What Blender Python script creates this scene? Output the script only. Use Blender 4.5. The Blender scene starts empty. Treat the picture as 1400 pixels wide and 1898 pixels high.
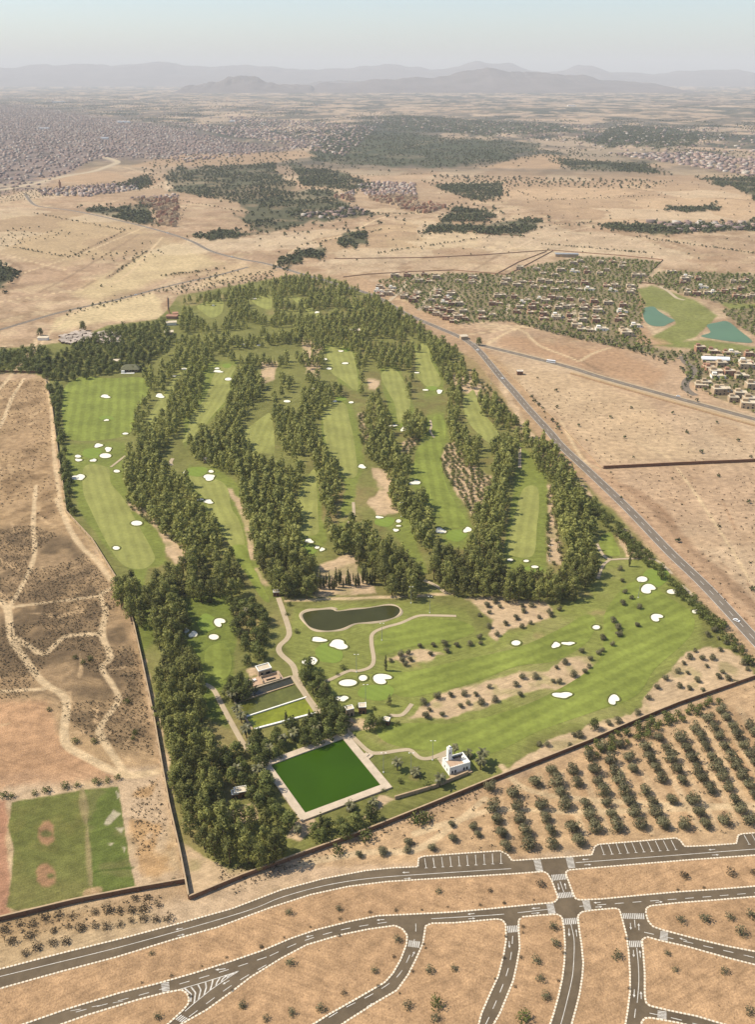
import bpy, math, random
import numpy as np
from mathutils import Vector
from mathutils.geometry import tessellate_polygon

# ------------------------------------------------------------------ camera, sky, sun, exposure
SC = bpy.context.scene
COL = SC.collection
IMW, IMH, F, HZ, CH = 1400.0, 1898.0, 1700.0, 140.0, 330.0      # survey of the view: focal length and horizon, camera height in metres
PITCH = math.atan((IMH / 2 - HZ) / F)
SP, CP = math.sin(PITCH), math.cos(PITCH)
cam_d = bpy.data.cameras.new('camera')
cam = bpy.data.objects.new('camera', cam_d); COL.objects.link(cam)
cam.location = (0, 0, CH); cam.rotation_euler = (math.pi / 2 - PITCH, 0, 0)
cam_d.sensor_fit = 'VERTICAL'; cam_d.sensor_height = 36.0; cam_d.lens = F / IMH * 36.0
cam_d.clip_start = 1.0; cam_d.clip_end = 250000.0
SC.camera = cam

SUN_EL = math.radians(50)
SUN_TO = Vector((-1.0, 0.10, 0)).normalized()                   # horizontal direction towards the sun
world = bpy.data.worlds.new('World'); SC.world = world; world.use_nodes = True
wn = world.node_tree.nodes; wl = world.node_tree.links
sky = wn.new('ShaderNodeTexSky'); sky.sky_type = 'NISHITA'; sky.sun_disc = False
sky.sun_elevation = SUN_EL; sky.sun_rotation = math.atan2(SUN_TO.x, SUN_TO.y)
sky.altitude = 400; sky.air_density = 1.0; sky.dust_density = 1.3; sky.ozone_density = 2.5
bg = wn['Background']; bg.inputs['Strength'].default_value = 0.13
wl.new(sky.outputs[0], bg.inputs['Color'])
sun_d = bpy.data.lights.new('sun', 'SUN'); sun_d.energy = 4.9; sun_d.angle = math.radians(0.55); sun_d.color = (1.0, 0.915, 0.78)
sun = bpy.data.objects.new('sun', sun_d); COL.objects.link(sun)
sd = Vector((SUN_TO.x * math.cos(SUN_EL), SUN_TO.y * math.cos(SUN_EL), math.sin(SUN_EL)))
sun.rotation_euler = (-sd).to_track_quat('-Z', 'Y').to_euler(); sun.location = (0, 0, 900)
SC.view_settings.view_transform = 'Standard'; SC.view_settings.look = 'None'
SC.view_settings.exposure = 0.40; SC.view_settings.gamma = 1.0; SC.view_settings.use_curve_mapping = False
SC.cycles.max_bounces = 6; SC.cycles.diffuse_bounces = 2; SC.cycles.glossy_bounces = 2; SC.cycles.transmission_bounces = 2
SC.cycles.volume_bounces = 0; SC.cycles.transparent_max_bounces = 8
SC.cycles.use_denoising = True
try: SC.cycles.denoiser = 'OPENIMAGEDENOISE'
except Exception: pass
R = random.Random(11)
NR = np.random.RandomState(5)

# ------------------------------------------------------------------ survey helpers
def G(x, y, z=0.0):
    """point of the plane at height z that the survey picture shows at (x, y)"""
    u = (x - IMW / 2) / F; v = (y - IMH / 2) / F
    t = (CH - z) / (SP + v * CP)
    return (u * t, (CP - v * SP) * t, z)
def PJ(X, Y, Z):
    d = Y * CP + (CH - Z) * SP
    return (IMW / 2 + F * X / d, IMH / 2 + F * (-Y * SP + (CH - Z) * CP) / d)
def scale_at(y): return (y - HZ) * CP / CH                      # picture units per metre across
def zo(off, s, pts): return [(off[0] + p[0] / s, off[1] + p[1] / s) for p in pts]
def lin(c): c = c / 255.0; return c / 12.92 if c <= 0.04045 else ((c + 0.055) / 1.055) ** 2.4
KA = 0.585
def A(r, g, b, k=1.0):
    d = 0.985 if r > g * 1.08 else 1.0                            # bare earth here is a little redder than it was noted
    return (lin(r) * KA * k, lin(g) * KA * k * d, lin(b) * KA * k)
def catmull(pts, n=6, closed=True):
    out = []; N = len(pts)
    for i in range(N if closed else N - 1):
        p0 = pts[(i - 1) % N] if closed or i > 0 else pts[0]; p1 = pts[i]; p2 = pts[(i + 1) % N]
        p3 = pts[(i + 2) % N] if closed or i + 2 < N else pts[-1]
        for k in range(n):
            t = k / n; t2 = t * t; t3 = t2 * t
            out.append(tuple(0.5 * (2 * p1[a] + (p2[a] - p0[a]) * t + (2 * p0[a] - 5 * p1[a] + 4 * p2[a] - p3[a]) * t2
                                    + (3 * p1[a] - p0[a] - 3 * p2[a] + p3[a]) * t3) for a in (0, 1)))
    if not closed: out.append(tuple(pts[-1][:2]))
    return out
def inpoly(x, y, poly):
    c = False; j = len(poly) - 1
    for i in range(len(poly)):
        xi, yi = poly[i]; xj, yj = poly[j]
        if (yi > y) != (yj > y) and x < (xj - xi) * (y - yi) / (yj - yi) + xi: c = not c
        j = i
    return c

# ------------------------------------------------------------------ materials
def mat(name, col, rough=0.9, spec=0.1, attr=None, noise=(), bump=None, tint=None, objrand=0.0, transl=0.0, stripes=None, metal=0.0, streak=None):
    m = bpy.data.materials.new(name); m.use_nodes = True
    n = m.node_tree.nodes; l = m.node_tree.links; b = n['Principled BSDF']
    b.inputs['Roughness'].default_value = rough; b.inputs['Specular IOR Level'].default_value = spec; b.inputs['Metallic'].default_value = metal
    geo = n.new('ShaderNodeNewGeometry')
    if attr:
        a = n.new('ShaderNodeAttribute'); a.attribute_name = attr; c = a.outputs['Color']
    elif tint:
        a = n.new('ShaderNodeAttribute'); a.attribute_name = 'tint'
        mx = n.new('ShaderNodeMix'); mx.data_type = 'RGBA'; l.new(a.outputs['Fac'], mx.inputs['Factor'])
        mx.inputs['A'].default_value = (*col, 1); mx.inputs['B'].default_value = (*tint, 1); c = mx.outputs['Result']
    else:
        r = n.new('ShaderNodeRGB'); r.outputs[0].default_value = (*col, 1); c = r.outputs[0]
    def mul(c, fac):
        v = n.new('ShaderNodeVectorMath'); v.operation = 'SCALE'; l.new(c, v.inputs[0]); l.new(fac, v.inputs['Scale']); return v.outputs[0]
    last = None
    for (sc, det, lo, hi) in noise:
        t = n.new('ShaderNodeTexNoise'); t.inputs['Scale'].default_value = sc; t.inputs['Detail'].default_value = det
        t.inputs['Roughness'].default_value = 0.62; l.new(geo.outputs['Position'], t.inputs['Vector'])
        mr = n.new('ShaderNodeMapRange'); mr.inputs['From Min'].default_value = 0.3; mr.inputs['From Max'].default_value = 0.7
        mr.inputs['To Min'].default_value = lo; mr.inputs['To Max'].default_value = hi; mr.clamp = True
        l.new(t.outputs['Fac'], mr.inputs['Value']); c = mul(c, mr.outputs[0]); last = t
    if streak:                                                     # wind and plough streaks running two ways, patch by patch
        outs = []
        for rot, st in ((0.35, (.10, .85, 1)), (-0.5, (.12, 1.0, 1))):
            mp = n.new('ShaderNodeMapping'); mp.inputs['Rotation'].default_value = (0, 0, rot); l.new(geo.outputs['Position'], mp.inputs['Vector'])
            m2 = n.new('ShaderNodeVectorMath'); m2.operation = 'MULTIPLY'; m2.inputs[1].default_value = st; l.new(mp.outputs[0], m2.inputs[0])
            t = n.new('ShaderNodeTexNoise'); t.inputs['Scale'].default_value = .8; t.inputs['Detail'].default_value = 5; t.inputs['Distortion'].default_value = .5; l.new(m2.outputs[0], t.inputs['Vector']); outs.append(t.outputs['Fac'])
        t = n.new('ShaderNodeTexNoise'); t.inputs['Scale'].default_value = .012; l.new(geo.outputs['Position'], t.inputs['Vector'])
        sm = n.new('ShaderNodeMapRange'); sm.inputs['From Min'].default_value = .42; sm.inputs['From Max'].default_value = .58; l.new(t.outputs['Fac'], sm.inputs['Value'])
        mx = n.new('ShaderNodeMix'); l.new(sm.outputs[0], mx.inputs[0]); l.new(outs[0], mx.inputs[2]); l.new(outs[1], mx.inputs[3])
        mr = n.new('ShaderNodeMapRange'); mr.inputs['From Min'].default_value = .35; mr.inputs['From Max'].default_value = .65; mr.inputs['To Min'].default_value = streak[0]; mr.inputs['To Max'].default_value = streak[1]
        l.new(mx.outputs[0], mr.inputs['Value']); c = mul(c, mr.outputs[0])
    if stripes:                                                    # mower stripes: light and dark bands of cut grass
        a = n.new('ShaderNodeAttribute'); a.attribute_name = 'across'
        t = n.new('ShaderNodeTexNoise'); t.inputs['Scale'].default_value = 0.05; l.new(geo.outputs['Position'], t.inputs['Vector'])
        ad = n.new('ShaderNodeMath'); ad.operation = 'MULTIPLY_ADD'; l.new(t.outputs['Fac'], ad.inputs[0]); ad.inputs[1].default_value = 5.0
        l.new(a.outputs['Fac'], ad.inputs[2])
        s = n.new('ShaderNodeMath'); s.operation = 'SINE'; k = n.new('ShaderNodeMath'); k.operation = 'MULTIPLY'
        k.inputs[1].default_value = 2 * math.pi / stripes[0]; l.new(ad.outputs[0], k.inputs[0]); l.new(k.outputs[0], s.inputs[0])
        mr = n.new('ShaderNodeMapRange'); mr.inputs['From Min'].default_value = -0.5; mr.inputs['From Max'].default_value = 0.5
        mr.inputs['To Min'].default_value = 1 - stripes[1]; mr.inputs['To Max'].default_value = 1 + stripes[1]; l.new(s.outputs[0], mr.inputs['Value'])
        c = mul(c, mr.outputs[0])
    if objrand:
        o = n.new('ShaderNodeObjectInfo'); mr = n.new('ShaderNodeMapRange')
        mr.inputs['To Min'].default_value = 1 - objrand; mr.inputs['To Max'].default_value = 1 + objrand
        l.new(o.outputs['Random'], mr.inputs['Value']); c = mul(c, mr.outputs[0])
    l.new(c, b.inputs['Base Color'])
    if bump and last:
        bp = n.new('ShaderNodeBump'); bp.inputs['Strength'].default_value = bump[0]; bp.inputs['Distance'].default_value = bump[1]
        l.new(last.outputs['Fac'], bp.inputs['Height']); l.new(bp.outputs[0], b.inputs['Normal'])
    if transl:
        tr = n.new('ShaderNodeBsdfTranslucent'); l.new(c, tr.inputs['Color']); ms = n.new('ShaderNodeMixShader'); ms.inputs[0].default_value = transl
        l.new(b.outputs[0], ms.inputs[1]); l.new(tr.outputs[0], ms.inputs[2]); l.new(ms.outputs[0], n['Material Output'].inputs['Surface'])
    return m
GRN = ((0.02, 5, .84, 1.14), (0.16, 6, .74, 1.24), (1.3, 5, .72, 1.26))
M = dict(
    ground=mat('dry_ground', None, attr='Col', noise=GRN, bump=(0.5, 0.8), streak=(.87, 1.11)),
    lawn=mat('lawn', None, attr='Col', noise=((0.03, 5, .86, 1.14), (0.25, 6, .78, 1.2), (1.6, 4, .8, 1.2)), bump=(0.3, 0.3), streak=(.84, 1.14)),
    fairway=mat('fairway_grass', A(166, 166, 92), noise=((0.035, 6, .78, 1.18), (0.35, 5, .88, 1.12)), stripes=(7.5, .06)),
    fairway2=mat('fairway_grass_watered', A(144, 153, 70), noise=((0.03, 6, .74, 1.24), (0.25, 6, .82, 1.18)), stripes=(9.5, .085)),
    green=mat('green_grass', A(142, 160, 70), noise=((0.1, 4, .94, 1.06), (0.8, 3, .95, 1.05)), stripes=(5.0, .035)),
    sand=mat('bunker_sand', (0.73, 0.68, 0.545), noise=((0.5, 4, .93, 1.03),)),
    lip=mat('bunker_lip_grass', A(120, 124, 62), noise=((0.8, 4, .8, 1.2),)),
    dirt=mat('bare_dirt', A(214, 184, 140), noise=((0.08, 5, .82, 1.12), (0.9, 4, .85, 1.15)), bump=(.4, .3)),
    path=mat('concrete_path', A(214, 194, 158), noise=((0.12, 4, .88, 1.1), (1.5, 3, .92, 1.08))),
    asphalt=mat('asphalt', A(122, 107, 84), noise=((0.035, 6, .82, 1.22), (0.2, 6, .84, 1.2), (3.0, 3, .92, 1.08))),
    asphalt2=mat('old_asphalt', A(144, 132, 114), noise=((0.05, 5, .88, 1.12), (0.6, 4, .92, 1.08))),
    paint=mat('road_paint', (0.62, 0.58, 0.50), noise=((0.25, 4, .72, 1.1), (1.6, 4, .7, 1.1))),
    kerbw=mat('kerb_white', (0.66, 0.57, 0.43), noise=((0.4, 3, .86, 1.08),)),
    kerbg=mat('kerb_concrete', A(226, 200, 160), noise=((0.6, 3, .8, 1.1),)),
    wall=mat('earth_wall', A(150, 112, 84), noise=((0.1, 4, .85, 1.15), (1.0, 4, .86, 1.14))),
    coping=mat('wall_coping', A(214, 186, 146), noise=((0.4, 4, .85, 1.1),)),
    white=mat('white_render', (0.80, 0.77, 0.68), noise=((0.3, 4, .9, 1.05), (2.0, 3, .95, 1.05))),
    cream=mat('cream_render', A(220, 194, 156), noise=((0.2, 4, .9, 1.08),), objrand=.12),
    pink=mat('pink_render', A(196, 150, 120), noise=((0.2, 4, .9, 1.08),), objrand=.15),
    roofc=mat('roof_terrace', A(244, 226, 194), noise=((0.4, 4, .85, 1.08),), objrand=.1),
    rooft=mat('clubhouse_roof', A(132, 130, 100), noise=((0.5, 4, .85, 1.12),)),
    terr=mat('terrace_tiles', A(222, 190, 156), noise=((0.5, 4, .88, 1.08),)),
    stone=mat('pool_stone', A(236, 216, 184), noise=((0.25, 4, .86, 1.1), (1.6, 3, .92, 1.06))),
    dark=mat('dark_opening', (0.02, 0.018, 0.016), rough=.5),
    glass=mat('window_glass', (0.03, 0.035, 0.04), rough=.12, spec=.5),
    bark=mat('bark', A(122, 104, 82), noise=((2.0, 4, .75, 1.2),)),
    barkd=mat('palm_bark', A(110, 88, 64), noise=((3.0, 4, .7, 1.2),)),
    euc=mat('eucalyptus_leaves', (0.125, 0.135, 0.034), rough=.6, spec=.2, tint=(0.345, 0.330, 0.090), objrand=.34, transl=.36),
    broad=mat('broad_leaves', (0.082, 0.100, 0.024), rough=.6, spec=.2, tint=(0.22, 0.226, 0.058), objrand=.28, transl=.3),
    cyp=mat('cypress_leaves', (0.076, 0.078, 0.024), rough=.7, spec=.15, tint=(0.19, 0.176, 0.056), objrand=.22, transl=.12),
    olive=mat('olive_leaves', (0.105, 0.098, 0.046), rough=.6, spec=.2, tint=(0.23, 0.205, 0.105), objrand=.22, transl=.18),
    palm=mat('palm_leaves', (0.095, 0.092, 0.032), rough=.5, spec=.35, tint=(0.20, 0.18, 0.08), objrand=.15, transl=.12),
    dry=mat('dry_twigs', (0.090, 0.068, 0.040), rough=.8, tint=(0.17, 0.130, 0.075), objrand=.25, transl=.1),
    bushg=mat('green_bush', (0.075, 0.088, 0.022), rough=.6, tint=(0.155, 0.16, 0.046), objrand=.25, transl=.15),
    farleaf=mat('far_leaves', (0.055, 0.064, 0.028), rough=.8, tint=(0.105, 0.108, 0.05)),
    water_pool=mat('algae_water', (0.028, 0.066, 0.001), rough=.25, spec=.08, noise=((0.05, 4, .9, 1.1),)),
    water_pond=mat('pond_water', (0.040, 0.040, 0.010), rough=.12, spec=.12, noise=((0.05, 4, .85, 1.15),)),
    basin1=mat('dark_basin_water', (0.030, 0.028, 0.014), rough=.06, spec=.4, noise=((0.1, 4, .8, 1.2),)),
    basin2=mat('murky_basin_water', (0.095, 0.098, 0.018), rough=.2, spec=.3, noise=((0.09, 5, .7, 1.35), (0.5, 4, .85, 1.15))),
    basin3=mat('algae_basin_water', (0.17, 0.185, 0.014), rough=.25, spec=.25, noise=((0.07, 5, .6, 1.4), (0.5, 4, .85, 1.15))),
    lake=mat('lake_water', (0.085, 0.150, 0.078), rough=.3, spec=.04, noise=((0.02, 3, .92, 1.08),)),
    metal=mat('grey_metal', (0.25, 0.25, 0.24), rough=.5, spec=.4, noise=((3.0, 2, .9, 1.1),)),
    carw=mat('white_car_paint', (0.78, 0.78, 0.76), rough=.3, spec=.5, noise=((1.0, 2, .96, 1.03),)),
    tyre=mat('tyre_rubber', (0.02, 0.02, 0.02), noise=((6.0, 2, .9, 1.1),)),
    city=mat('city_render', None, attr='Col', noise=((0.15, 3, .85, 1.1),)),
    tin=mat('tin_sheets', A(214, 196, 172), rough=.6, spec=.3, noise=((0.5, 3, .75, 1.1),), objrand=.25),
    rock=mat('mountain_rock', A(126, 114, 106), noise=((0.0012, 6, .7, 1.25), (0.008, 5, .8, 1.2))),
)

# ------------------------------------------------------------------ object helpers
def link(o, parent=None):
    COL.objects.link(o)
    if parent: o.parent = parent
    return o
def mesh_np(name, V, Fc, mats, midx=None, attrs=None, normals=None):
    me = bpy.data.meshes.new(name)
    if isinstance(Fc, np.ndarray):
        V = np.asarray(V, np.float32); nf, k = Fc.shape
        me.vertices.add(len(V)); me.vertices.foreach_set('co', V.ravel())
        me.loops.add(nf * k); me.loops.foreach_set('vertex_index', Fc.astype(np.int32).ravel())
        me.polygons.add(nf); me.polygons.foreach_set('loop_start', np.arange(0, nf * k, k, dtype=np.int32))
        me.update(calc_edges=True)
    else:
        me.from_pydata([tuple(v) for v in V], [], [tuple(f) for f in Fc]); me.update()
    for m in (mats if isinstance(mats, (list, tuple)) else [mats]): me.materials.append(M[m] if isinstance(m, str) else m)
    if midx is not None: me.polygons.foreach_set('material_index', np.asarray(midx, np.int32))
    if normals is not None:
        me.polygons.foreach_set('use_smooth', [True]*len(me.polygons)); me.normals_split_custom_set_from_vertices(np.asarray(normals, np.float32).tolist())
    for (an, ty, dom, arr) in (attrs or []):
        a = me.attributes.new(an, ty, dom)
        if ty == 'FLOAT_COLOR': a.data.foreach_set('color', np.asarray(arr, np.float32).ravel())
        else: a.data.foreach_set('value', np.asarray(arr, np.float32).ravel())
    return me
class MB:
    def __init__(s): s.v = []; s.f = []; s.m = []
    def poly(s, pts, mi=0): 
        b = len(s.v); s.v += [tuple(p) for p in pts]; s.f.append(tuple(range(b, b + len(pts)))); s.m.append(mi)
    def box(s, c, size, rz=0.0, mi=0, taper=1.0):
        b = len(s.v); cs, sn = math.cos(rz), math.sin(rz)
        for dz in (0, 1):
            k = taper if dz else 1.0
            for dx, dy in ((-.5, -.5), (.5, -.5), (.5, .5), (-.5, .5)):
                x, y = dx * size[0] * k, dy * size[1] * k
                s.v.append((c[0] + x * cs - y * sn, c[1] + x * sn + y * cs, c[2] + dz * size[2]))
        for f in ((3, 2, 1, 0), (4, 5, 6, 7), (0, 1, 5, 4), (1, 2, 6, 5), (2, 3, 7, 6), (3, 0, 4, 7)):
            s.f.append(tuple(b + i for i in f)); s.m.append(mi)
    def tube(s, pts, rad, n=6, mi=0):
        b = len(s.v); N = len(pts)
        for i, p in enumerate(pts):
            q0 = Vector(pts[max(0, i - 1)]); q1 = Vector(pts[min(N - 1, i + 1)]); d = (q1 - q0).normalized()
            e = d.orthogonal().normalized(); g = d.cross(e); r = rad[i]
            for k in range(n):
                a = 2 * math.pi * k / n; w = Vector(p) + e * (r * math.cos(a)) + g * (r * math.sin(a)); s.v.append(tuple(w))
        for i in range(N - 1):
            for k in range(n):
                s.f.append((b + i * n + k, b + i * n + (k + 1) % n, b + (i + 1) * n + (k + 1) % n, b + (i + 1) * n + k)); s.m.append(mi)
        s.f.append(tuple(b + (N - 1) * n + k for k in range(n))); s.m.append(mi)
    def prism(s, pts, z0, z1, mi=0, top=True):
        b = len(s.v); n = len(pts)
        s.v += [(p[0], p[1], z0) for p in pts] + [(p[0], p[1], z1) for p in pts]
        for i in range(n):
            j = (i + 1) % n; s.f.append((b + i, b + j, b + n + j, b + n + i)); s.m.append(mi)
        if top:
            for t in tessellate_polygon([[Vector((p[0], p[1], 0)) for p in pts]]):
                t = tuple(t); a, c, d = [pts[i] for i in t]
                if (c[0]-a[0])*(d[1]-a[1])-(c[1]-a[1])*(d[0]-a[0]) < 0: t = t[::-1]
                s.f.append(tuple(b + n + i for i in t)); s.m.append(mi)
    def sheet(s, pts, z, mi=0):
        b = len(s.v); s.v += [(p[0], p[1], z) for p in pts]
        for t in tessellate_polygon([[Vector((p[0], p[1], 0)) for p in pts]]):
            t = tuple(t); a, c, d = [pts[i] for i in t]
            if (c[0]-a[0])*(d[1]-a[1])-(c[1]-a[1])*(d[0]-a[0]) < 0: t = t[::-1]
            s.f.append(tuple(b + i for i in t)); s.m.append(mi)
    def ribbon(s, pts, w, z, mi=0):
        L, Rr = offs(pts, w / 2), offs(pts, -w / 2); b = len(s.v); n = len(pts)
        for i in range(n): s.v += [(L[i][0], L[i][1], z), (Rr[i][0], Rr[i][1], z)]
        for i in range(n - 1): s.f.append((b + 2*i, b + 2*i + 1, b + 2*i + 3, b + 2*i + 2)); s.m.append(mi)
    def build(s, name, mats, parent=None, attrs=None):
        me = mesh_np(name, s.v, s.f, mats, s.m, attrs); return link(bpy.data.objects.new(name, me), parent)
def offs(pts, d):
    out = []; n = len(pts)
    for i in range(n):
        a = pts[max(0, i - 1)]; b = pts[min(n - 1, i + 1)]; tx, ty = b[0] - a[0], b[1] - a[1]; L = math.hypot(tx, ty) or 1
        out.append((pts[i][0] - ty / L * d, pts[i][1] + tx / L * d))
    return out
def GP(pts, n=0, closed=False):
    if n: pts = catmull(pts, n, closed)
    return [G(p[0], p[1])[:2] for p in pts]
def resample(pts, step):
    out = [pts[0]]; acc = 0.0
    for a, b in zip(pts[:-1], pts[1:]):
        L = math.hypot(b[0]-a[0], b[1]-a[1]); d = step - acc
        while d <= L and L > 0:
            t = d / L; out.append((a[0] + (b[0]-a[0]) * t, a[1] + (b[1]-a[1]) * t)); d += step
        acc = L - (d - step)
    return out
def tag(o, label=None, cat=None, group=None, kind=None):
    if label: o['label'] = label
    if cat: o['category'] = cat
    if group: o['group'] = group
    if kind: o['kind'] = kind
    return o
def empty(name, loc=(0, 0, 0), rz=0.0, sc=1.0):
    o = bpy.data.objects.new(name, None); o.location = loc; o.rotation_euler = (0, 0, rz); o.scale = (sc, sc, sc); o.empty_display_size = 0.5
    return link(o)
# ------------------------------------------------------------------ the surveyed outlines (picture units of the survey)
oL, oM, oR, o3, o4, o5, o6, o7, o8 = (0,660), (450,660), (900,760), (0,1050), (400,1080), (900,1150), (0,1430), (450,1500), (900,1500)
S28 = 2.8
COURSE = [(84,700),(96,753),(107,838),(118,910),(123,951),(171,1003),(214,1072),(246,1152),(262,1225),(286,1336),(314,1496),(334,1584),(350,1667),
    (450,1627),(557,1587),(657,1552),(757,1512),(911,1450),(1007,1411),(1093,1377),(1186,1336),(1257,1307),(1329,1282),(1400,1257),(1430,1245),(1400,1205),
    (1340,1145),(1290,1095),(1225,1030),(1160,962),(1100,905),(1040,850),(990,800),(940,740),(885,672),(800,618),(740,578),(690,548),(640,520),(560,505),(500,517),
    (420,532),(330,548),(310,575),(290,592),(200,603),(130,632),(60,642),(-260,665),(-260,690),(60,692)]
FAIR = [  # fairways: name of the grass, outline, stripe direction (two points)
 ('fairway2',[(118,721),(150,699),(200,701),(268,701),(275,728),(252,760),(246,796),(214,812),(132,815),(116,778)],((190,810),(200,705))),
 ('fairway',zo(oL,S28,[(440,570),(560,580),(575,660),(640,740),(730,900),(790,1010),(800,1060),(740,1105),(640,1085),(560,980),(470,800),(430,700)]),((230,1050),(180,880))),
 ('fairway',zo(oL,S28,[(760,350),(800,260),(890,130),(940,80),(915,150),(880,230),(840,320),(790,380)]),((275,785),(330,690))),
 ('fairway',[(427,700),(436,680),(414,676),(396,696),(379,739),(357,767),(345,803),(339,821),(371,799),(393,771),(421,739),(427,718)],((350,800),(420,690))),
 ('fairway',[(450,803),(489,771),(502,768),(508,803),(508,838),(490,840),(461,835),(448,824)],((470,830),(495,770))),
 ('fairway',[(352,880),(379,883),(411,893),(423,910),(429,942),(443,964),(454,1006),(443,1015),(429,1014),(407,974),(386,946),(379,924),(357,903)],((445,1010),(400,900))),
 ('fairway',[(600,750),(621,744),(641,750),(648,778),(656,814),(661,853),(664,871),(657,885),(639,883),(625,860),(607,828),(600,796)],((640,880),(620,745))),
 ('fairway',[(606,667),(608,648),(625,640),(650,645),(662,690),(664,720),(656,722),(636,706),(614,690)],((650,720),(625,640))),
 ('fairway',[(709,690),(729,682),(744,698),(755,721),(761,749),(750,776),(738,782),(732,749),(718,724),(708,703)],((745,780),(725,685))),
 ('fairway',[(772,690),(772,645),(793,640),(800,670),(817,700),(814,716),(796,718),(782,708)],((800,715),(782,645))),
 ('fairway',[(858,742),(870,728),(880,725),(893,760),(922,796),(928,814),(907,820),(886,803),(866,778)],((915,815),(875,730))),
 ('fairway',[(546,953),(557,910),(575,876),(585,873),(588,910),(590,964),(590,988),(568,993),(551,978)],((570,990),(580,875))),
 ('fairway2',[(803,775),(820,771),(827,803),(818,839),(825,889),(840,924),(862,958),(866,972),(836,978),(818,955),(793,925),(775,892),(768,867),(774,831),(797,814)],((845,970),(805,780))),
 ('fairway',[(957,946),(971,906),(996,903),(1000,939),(996,974),(993,1017),(982,1033),(946,1029),(941,1006)],((965,1030),(985,905))),
 ('fairway2',zo(oR,S28,[(600,660),(650,635),(675,680),(700,750),(640,755),(598,710)]),((1130,1025),(1132,990))),
 ('fairway',[(539,550),(557,553),(593,582),(622,600),(614,605),(593,594),(564,573)],((610,600),(545,550))),
 ('fairway',[(614,542),(634,551),(668,574),(654,574),(629,559)],((660,574),(618,544))),
 ('fairway',[(471,550),(500,546),(503,572),(486,571),(468,559)],((485,570),(487,548))),
 ('fairway',[(366,566),(409,553),(412,578),(393,589),(377,580)],((390,588),(395,555))),
 ('fairway2',zo(oL,S28,[(1200,1000),(1275,985),(1300,1060),(1340,1150),(1400,1270),(1360,1260),(1290,1150)])+[],((500,1105),(440,1020))),
 ('fairway2',[(1125,1130),(1180,1075),(1245,1110),(1285,1140),(1280,1180),(1215,1240),(1180,1290),(1100,1320),(1000,1355),(900,1400),(800,1392),(720,1378),(700,1350),(760,1340),(850,1340),(960,1312),(1050,1270),(1110,1225),(1120,1180)],((700,1370),(1240,1130))),
 ('fairway2',[(960,1200),(1040,1165),(1085,1140),(1105,1150),(1090,1190),(1030,1225),(960,1235),(880,1265),(800,1285),(740,1290),(690,1250),(760,1245),(850,1225)],((700,1270),(1090,1150))),
 ('fairway2',[(700,1180),(760,1150),(850,1150),(880,1170),(830,1190),(760,1200),(705,1215)],((700,1190),(870,1160))),
 ('fairway2',zo(o3,S28,[(1080,420),(1160,400),(1200,470),(1190,560),(1130,600),(1090,560),(1060,480)]),((405,1260),(400,1200))),
]
GREENS = [(170,840,19,10),(364,874,22,9),(384,1155,17,17),(610,1211,27,19),(697,1283,36,15),(573,1020,13,10),(713,967,20,9),(847,992,20,11),(1216,1070,26,17),(989,1055,17,6),(632,739,11,4),(420,678,9,4),(640,648,9,4),(800,720,12,4),(752,788,10,4),(197,775,14,4)]
BUNK = [  # x, y, half width, half height, shape
 (182,826,9,3.6,'b'),(200,833,7,4.3,'b'),(195,845,11,5,'e'),(172.5,853.6,6,3,'b'),(144,846,6,3,'e'),(145,853,6,3,'b'),(145,885,12,6,'b'),(216,873.6,6,3,'e'),(253,970,10.5,5,'e'),(215,1016,7,3.6,'e'),
 (232,804,6,2,'e'),(197,779,5,1.8,'b'),(296,734,8,4.5,'b'),(423,703,7,3,'e'),(404,688.6,9,2.6,'b'),(402,683,5,1.6,'e'),(341,684,6,2,'e'),(323,697,4,1.5,'e'),(343,876,5,3,'b'),(387.5,885,12,5.5,'b'),(391,874,5,3,'e'),(386,930,9,4,'b'),(368,926,8,3,'b'),
 (407,1154,10.5,8,'c'),(396,1181,9.5,5.5,'e'),(358,1176,8.5,6,'b'),(346,1169,5,4.5,'b'),
 (591,1186,13.5,5,'b'),(627.5,1195,17,9,'b'),(575,1226,14,7.5,'b'),(645,1266,18,6.6,'e'),(673,1257,8.5,5.6,'e'),(709,1258.6,18,9.5,'c'),(634,1295,11,5.8,'b'),
 (957,1192,9.2,4.8,'e'),(1031,1196,8.5,5.2,'b'),(1053.6,1193,11.5,3.5,'b'),(1106,1163,7.5,3.9,'e'),(1043,1288.6,17,6.2,'b'),(1139,1297.5,10.5,9.5,'c'),
 (1191,1074,10,5.8,'e'),(1203,1092,14,9,'c'),(1246,1097,9.3,4.8,'e'),(1290,1133.6,7,4,'e'),(1218.6,1145,11.5,7,'c'),(946,1038,6,2.5,'e'),(976,1040,5.5,2.2,'e'),(992,1051,7,2.6,'e'),(1052,1083,5,2.2,'e'),
 (532,744,7,2.4,'e'),(523,763.6,4,2.6,'b'),(581,721,4,2,'e'),(621,744,4,2,'e'),(651,746,5,2.1,'e'),(671,865,7,4,'b'),(727,789,9,2.4,'b'),(748,796,5.5,4,'b'),(789,723,6,1.6,'e'),(815,726,6,3.8,'b'),(770,895,10.5,4,'b'),
 (573,1003,8,4.2,'b'),(588,1015,5,2.6,'e'),(597,1018.6,5.5,3.2,'b'),(703,959,7,2.6,'b'),(739,966,5,3.2,'e'),(739,975,5,1.6,'e'),(734,983,4.8,3.2,'b'),(817,984,9.5,5.8,'b'),(867,982.5,8,5,'b'),
 (773,691,5,1.5,'e'),(640,673.6,6.5,2,'e'),(610,683.6,5.5,2,'e'),(603.6,666,3,1.8,'e'),(632,651,4.5,1.8,'b'),(587.5,579,5,1.8,'b'),(471,553.6,4.5,1.5,'e'),(451,639,5,1.7,'e'),(480,640,4,1.6,'e'),(395,566,3,1.3,'e'),(195,735,9,3.4,'b')]
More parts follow.
